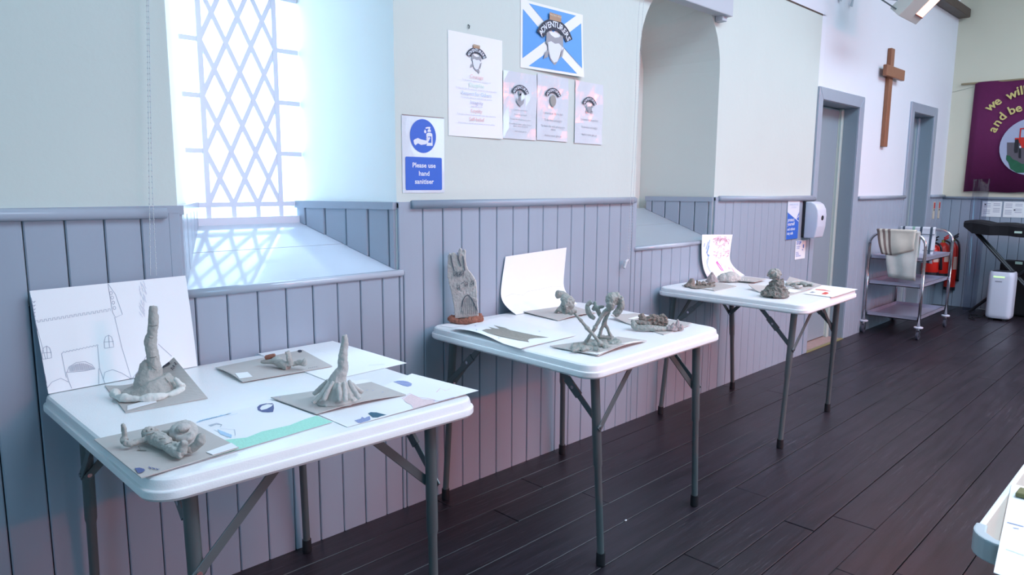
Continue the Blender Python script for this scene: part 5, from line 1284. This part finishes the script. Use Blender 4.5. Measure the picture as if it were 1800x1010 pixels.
# banner
YB0, YB1 = -.215, -1.25
t = empty('hanging_banner', (XE-.03, -.7, 1.26), 'plum fabric banner with gold lettering and a red tractor picture', 'banner')
def bw(y, z): return (XE-.03, y, z)
bm = NB(); n = 16; th = []
for k in range(n+1):
    y = YB0+(YB1-YB0)*k/n; dx = .006*math.sin(k*.9); th.append(((XE-.024-dx, y, 2.375+.004*math.sin(k)), (XE-.028-dx*1.5, y+.012, 1.245+.006*math.sin(k*.8))))
for a, b_ in zip(th, th[1:]): bm.faces.new([bm.verts.new(p) for p in (a[0], b_[0], b_[1], a[1])])
bmesh.ops.remove_doubles(bm, verts=bm.verts, dist=1e-5); o_ = obj('fabric', bm, PURPLE, t, smooth=True); md = o_.modifiers.new('t', 'SOLIDIFY'); md.thickness = .004
bm = NB(); tube(bm, [(XE-.02, YB0+.13, 2.372), (XE-.02, YB1-.05, 2.372)], .010, 8); obj('hanging_rod', bm, mat('pale_dowel', (.34, .26, .15), .5), t)
bm = NB(); tube(bm, [(XE-.004, -.005, 2.30), (XE-.01, YB0+.02, 2.335)], .0012, 5); obj('cord', bm, LEGM, t)
cb = Xp(1815, 257, XE-.04); 
def wb_y(bm, pts, x): bm.faces.new([bm.verts.new((x, y, z)) for y, z in pts])
bm = NB(); R_ = (Xp(1757, 257, XE-.04).y-cb.y); wb_y(bm, [(cb.y+R_*math.cos(a), cb.z+R_*1.02*math.sin(a)) for a in [k/36*2*math.pi for k in range(36)]], XE-.042); obj('pale_disc', bm, mat('pale_felt', (.45, .47, .62), .8), t, recalc=False)
def bq(px, py, x): p = Xp(px, py, x); return (p.y, p.z)
h1 = crop(1700, 120, 4.59)
def bpoly(nm, m_, pts, x): bm = NB(); wb_y(bm, [bq(*h1(*q), x) for q in pts], x); obj(nm, bm, m_, t, recalc=False)
bpoly('field_patch', mat('grey_brown_felt', (.13, .11, .13), .8), [(322, 598), (459, 598), (600, 610), (600, 800), (460, 810), (345, 800), (322, 720)], XE-.0440)
bpoly('bush', mat('green_felt', (.02, .12, .06), .8, noise_amt=.3, noise_scale=20), [(318, 700), (345, 705), (370, 735), (400, 745), (440, 770), (520, 775), (520, 840), (400, 842), (350, 810), (335, 760), (315, 735)], XE-.0455)
bpoly('tractor_body', REDX, [(385, 562), (420, 562), (428, 482), (520, 478), (520, 490), (438, 490), (432, 556), (530, 560), (530, 650), (440, 640), (425, 600), (390, 600)], XE-.0470)
bpoly('tractor_wheel', BLACKP, [(388, 575), (412, 570), (418, 590), (408, 680), (385, 682), (380, 660)], XE-.0480)
bpoly('tractor_wheel', BLACKP, [(418, 640), (436, 636), (436, 725), (415, 722)], XE-.0480)
bpoly('tractor_hub', SIGNW, [(420, 628), (434, 624), (438, 640), (424, 645)], XE-.0490)
bm = NB()
def bt(s_, px, py, size, ang):
    p = Xp(*h1(px, py), XE-.040); add_text(bm, s_, size, p, ux=(0, -1, 0), uz=(0, 0, 1), rot=math.radians(ang), bold=.006)
for s_, x, y, a in (('w', 190, 305, 42), ('e', 243, 268, 38), ('w', 360, 212, 22), ('i', 412, 185, 15), ('l', 440, 180, 12), ('l', 466, 178, 10)): bt(s_, x, y, .125, a)
for s_, x, y, a in (('a', 210, 492, 62), ('n', 240, 440, 56), ('d', 282, 390, 48), ('b', 360, 340, 26), ('e', 414, 322, 20)): bt(s_, x, y, .120, a)
obj('gold_lettering', bm, GOLD, t, recalc=False)
# notices on the end wall
for k, (ya, yb_, lab) in enumerate(((-.385, -.560, 'white notice with text columns on the end wall, left one under the banner'), (-.575, -.77, 'white notice on the end wall under the banner, right of the other notice'))):
    bm = NB(); box(bm, XE-.0175, XE-.0165, yb_, ya, .985, 1.145); o_ = obj('wall_notice', bm, PAPER, label=lab, cat='notice', group='notices under the banner', origin=(XE-.017, ya, .985))
    bm = NB()
    for c_ in range(2):
        for r_ in range(7):
            yy0 = ya-.015-c_*.085; 
            if (r_+c_) % 4 != 3: wb_y(bm, [(yy0, 1.125-r_*.017), (yy0-.06, 1.125-r_*.017), (yy0-.06, 1.119-r_*.017), (yy0, 1.119-r_*.017)], XE-.0182)
    obj('text_lines', bm, mat('faint_grey_print', (.48, .47, .56), .7), o_, recalc=False)
    bm = NB(); wb_y(bm, [(ya-.02-.07*k, 1.118-.05*k), (ya-.034-.07*k, 1.118-.05*k), (ya-.034-.07*k, 1.105-.05*k), (ya-.02-.07*k, 1.105-.05*k)], XE-.0186); obj('dark_symbol', bm, INK, o_, recalc=False)
# clear perspex screen
t = empty('perspex_screen', (8.56, -.40, 0), 'tall clear curved perspex screen standing behind the covered keyboard', 'screen')
bm = NB(); bot = [Xp(1694, 520, 8.60), Xp(1716, 528, 8.56)]; topp = [Xp(1711, 315, 8.72), Xp(1741, 314, 8.64)]
n = 8; cols = []
for k in range(n+1):
    u = k/n; b0 = bot[0].lerp(bot[1], u); b0.z = .004; t0 = topp[0].lerp(topp[1], u); bend = .04*math.sin(math.pi*u); cols.append([Vector((b0.x+bend, b0.y, b0.z)).lerp(Vector((t0.x+bend, t0.y, t0.z)), j/8) for j in range(9)])
for a, b_ in zip(cols, cols[1:]):
    for j in range(8): bm.faces.new([bm.verts.new(p) for p in (a[j], b_[j], b_[j+1], a[j+1])])
bmesh.ops.remove_doubles(bm, verts=bm.verts, dist=1e-5); o_ = obj('panel', bm, PERSPEX, t, smooth=True); md = o_.modifiers.new('t', 'SOLIDIFY'); md.thickness = .004
# covered keyboard on stand
t = empty('keyboard_stand', (8.3, -.85, 0), 'black-covered electric keyboard on a folding stand in front of the end wall', 'keyboard')
bm = NB(); a = Xp(1699, 395, 8.30); n = 14
secs = []
for k in range(n+1):
    y = -.375-k*.075; wob = .010*math.sin(k*1.7); zt = .945+(.012 if k < 3 else 0)-.004*k*.3+wob*.5; zb = (.900 if k == 0 else .835-.002*k)+wob*.4
    secs.append([(8.20+wob, y, zb), (8.19+wob, y, zt-.02), (8.22, y, zt), (8.50, y, zt+.004), (8.53, y, zt-.02), (8.52, y, zb)])
rings = [[bm.verts.new(p) for p in s_] for s_ in secs]
for a_, b_ in zip(rings, rings[1:]):
    for k in range(6): bm.faces.new((a_[k], a_[(k+1) % 6], b_[(k+1) % 6], b_[k]))
bm.faces.new(rings[0]); bm.faces.new(rings[-1][::-1]); obj('cloth_cover', bm, BLACK, t)
bm = NB(); a = Xp(1790, 408, 8.188); box(bm, 8.180, 8.186, a.y-.03, a.y+.03, a.z-.010, a.z+.010); obj('cover_tag', bm, mat('tag_pale_green', (.5, .68, .58), .6), t)
for (ya, yb_, x_) in ((-.45, -1.20, 8.375), (-1.20, -.45, 8.405), (-.45, -1.20, 8.46), (-1.20, -.45, 8.49)):
    bm = NB(); tube(bm, [(x_, ya, .83), (x_, (ya+yb_)/2, .42), (x_, yb_, .02)], .013, 8); obj('stand_leg', bm, BLACKP, t)
t = empty('black_bag', (8.55, -.92, 0), 'black fabric bag with a pale label behind the air purifier, under the keyboard', 'bag')
bm = NB(); box(bm, 8.54, 8.74, -1.25, -.66, .0, .56); bevel(bm, .05, 3)
for v_ in bm.verts: v_.co.y += .02*math.sin(v_.co.z*14); v_.co.x += .012*math.sin(v_.co.z*22+v_.co.y*9)
obj('bag_body', bm, BLACK, t, smooth=True)
bm = NB(); a = Xp(1791, 462, 8.53); box(bm, 8.524, 8.530, a.y-.03, a.y+.03, a.z-.013, a.z+.013); obj('bag_label', bm, mat('tag_pale_green', (.5, .68, .58), .6), t)
# air purifier
PX_ = 8.14; pL = Xp(1730, 552, PX_); pR = Xp(1783, 556, PX_); y0, y1 = pR.y+.035, pL.y; zt = Xp(1736, 474, PX_).z-.012
t = empty('air_purifier', (PX_+.09, (y0+y1)/2, 0), 'white air purifier with a dark top and green display bar', 'air purifier')
def rbox(y0, y1, x0, x1, z, r, n=6):
    out = []
    for cx, cy_, a in ((x1-r, y1-r, 0), (x0+r, y1-r, 90), (x0+r, y0+r, 180), (x1-r, y0+r, 270)):
        for k in range(n+1): q = math.radians(a+90*k/n); out.append((cx+r*math.cos(q), cy_+r*math.sin(q), z))
    return out
bm = NB(); rg = [[bm.verts.new(p) for p in rbox(y0+i, y1-i, PX_+i, PX_+.20-i, z, .045)] for i, z in ((.012, .022), (.002, .035), (0, .06), (0, zt-.05), (.004, zt-.012), (.010, zt))]
for a_, b_ in zip(rg, rg[1:]):
    m_ = len(a_)
    for k in range(m_): bm.faces.new((a_[k], a_[(k+1) % m_], b_[(k+1) % m_], b_[k]))
bm.faces.new(rg[0][::-1]); bm.faces.new(rg[-1]); o_ = obj('body', bm, PURW, t, smooth=True); o_.data.set_sharp_from_angle(angle=math.radians(40))
bm = NB(); prism(bm, rbox(y0+.018, y1-.018, PX_+.018, PX_+.182, zt, .04), (0, 0, .003)); obj('top_grille', bm, BLACKP, t)
ym = (y0+y1)/2+.015
bm = NB(); box(bm, PX_-.002, PX_+.001, ym-.045, ym+.045, zt-.055, zt-.043); obj('display_bar', bm, mat('display_green', (.5, 1, .4), .4, emit=(.55, 1, .35), estr=1.0), t)
bm = NB(); box(bm, PX_-.0015, PX_+.001, ym-.028, ym+.028, zt-.098, zt-.090); obj('maker_mark', bm, mat('grey_mark', (.2, .22, .28), .5), t)
for yy in (y0+.05, y1-.05): bm = NB(); box(bm, PX_+.03, PX_+.17, yy-.018, yy+.018, 0, .024); obj('foot', bm, BLACKP, t)
bm = NB(); tube(bm, smoothpts([(8.24, y1+.006, .04), (8.20, y1+.06, .008), (8.10, y1+.12, .006), (8.02, y1+.05, .006), (8.14, y1+.09, .006), (8.26, y1+.15, .014), (8.33, y1+.08, .006), (8.36, y1+.03, .006)], 6), .005, 6); obj('power_cable', bm, RUB, label='black power cable looping on the floor left of the air purifier', cat='cable', origin=(8.4, y1+.1, 0))

# ================================================================= DESK AT THE RIGHT
t = empty('beech_desk', (2.0, -2.35, 0), 'pale beech desk corner with grey plastic edging at the bottom right', 'desk')
dx0, dx1, dy1, dy0 = 1.262, 2.70, -1.982, -2.60
bm = NB(); box(bm, dx0+.012, dx1, dy0, dy1-.010, .718, .74); obj('desk_top', bm, DESKW, t)
bm = NB(); box(bm, dx0+.05, dx1, dy1-.011, dy1-.001, .716, .7415); bevel(bm, .003, 2); obj('edge_strip', bm, PLASTIC, t)
bm = NB(); box(bm, dx0, dx0+.0125, dy0, dy1-.05, .716, .7415); bevel(bm, .003, 2); obj('edge_strip', bm, mat('grey_edge', (.25, .30, .30), .4), t)
bm = NB(); pts = [(dx0-.004, dy1-.062)]
for k in range(7): a = math.pi-k/6*math.pi/2; pts.append((dx0+.042+.046*math.cos(a), dy1-.044+.046*math.sin(a)))
pts += [(dx0+.06, dy1+.002), (dx0+.06, dy1-.014), (dx0+.030, dy1-.018), (dx0+.014, dy1-.034), (dx0+.012, dy1-.062)]
prism(bm, [(x, y, .707) for x, y in pts], (0, 0, .036)); bmesh.ops.recalc_face_normals(bm, faces=bm.faces[:]); bevel(bm, .003, 2); obj('corner_cap', bm, DESKE, t)
for lx, ly in ((dx0+.10, dy1-.08), (dx1-.1, dy1-.08), (dx0+.10, dy0+.06), (dx1-.1, dy0+.06)): bm = NB(); tube(bm, [(lx, ly, 0), (lx, ly, .718)], .016, 12); obj('leg', bm, DESKE, t)
h2 = crop(1660, 780, 4.393)
P0 = Z(*h2(380, 990), .744); P1 = Z(*h2(520, 305), .744); P2 = P1+Vector((.02, -.24, 0)); P3 = P0+Vector((-.02, -.24, -.0))
S = Sheet(P0, P1, P2, P3); o = S.build('white_sheet', PAPER, label='white sheet with faint crayon marks lying over the desk corner at the bottom right', cat='drawing', origin=(P0+P2)/2)
bm = NB(); S.line(bm, [h2(485, 605), h2(540, 620), h2(612, 640)], .003, px=True); S.line(bm, [h2(530, 648), h2(575, 657)], .002, px=True); obj('blue_marks', bm, SLATE, o, recalc=False)
bm = NB(); S.line(bm, [h2(475, 812), h2(540, 835), h2(612, 862)], .0014, px=True); obj('green_line', bm, GRNT, o, recalc=False)
a = Z(*h2(545, 405), .7455); b_ = Z(*h2(580, 362), .7455); bm = NB(); dv = Vector((.01, -.12, 0)); prism(bm, [a, b_, b_+dv, a+dv], (0, 0, .008)); bmesh.ops.recalc_face_normals(bm, faces=bm.faces[:]); bevel(bm, .0015, 1)
obj('olive_strip', bm, OLIVE, label='small olive-brown strip lying on the white sheet at the right edge', cat='strip', origin=a)
# paper crumb on the floor
p = Z(1100, 914, .003); bm = NB(); ball(bm, p, (.006, .004, .003), 8); obj('paper_crumb', bm, PAPER, label='tiny white crumb on the dark floor right of the middle table leg', cat='crumb', origin=p)
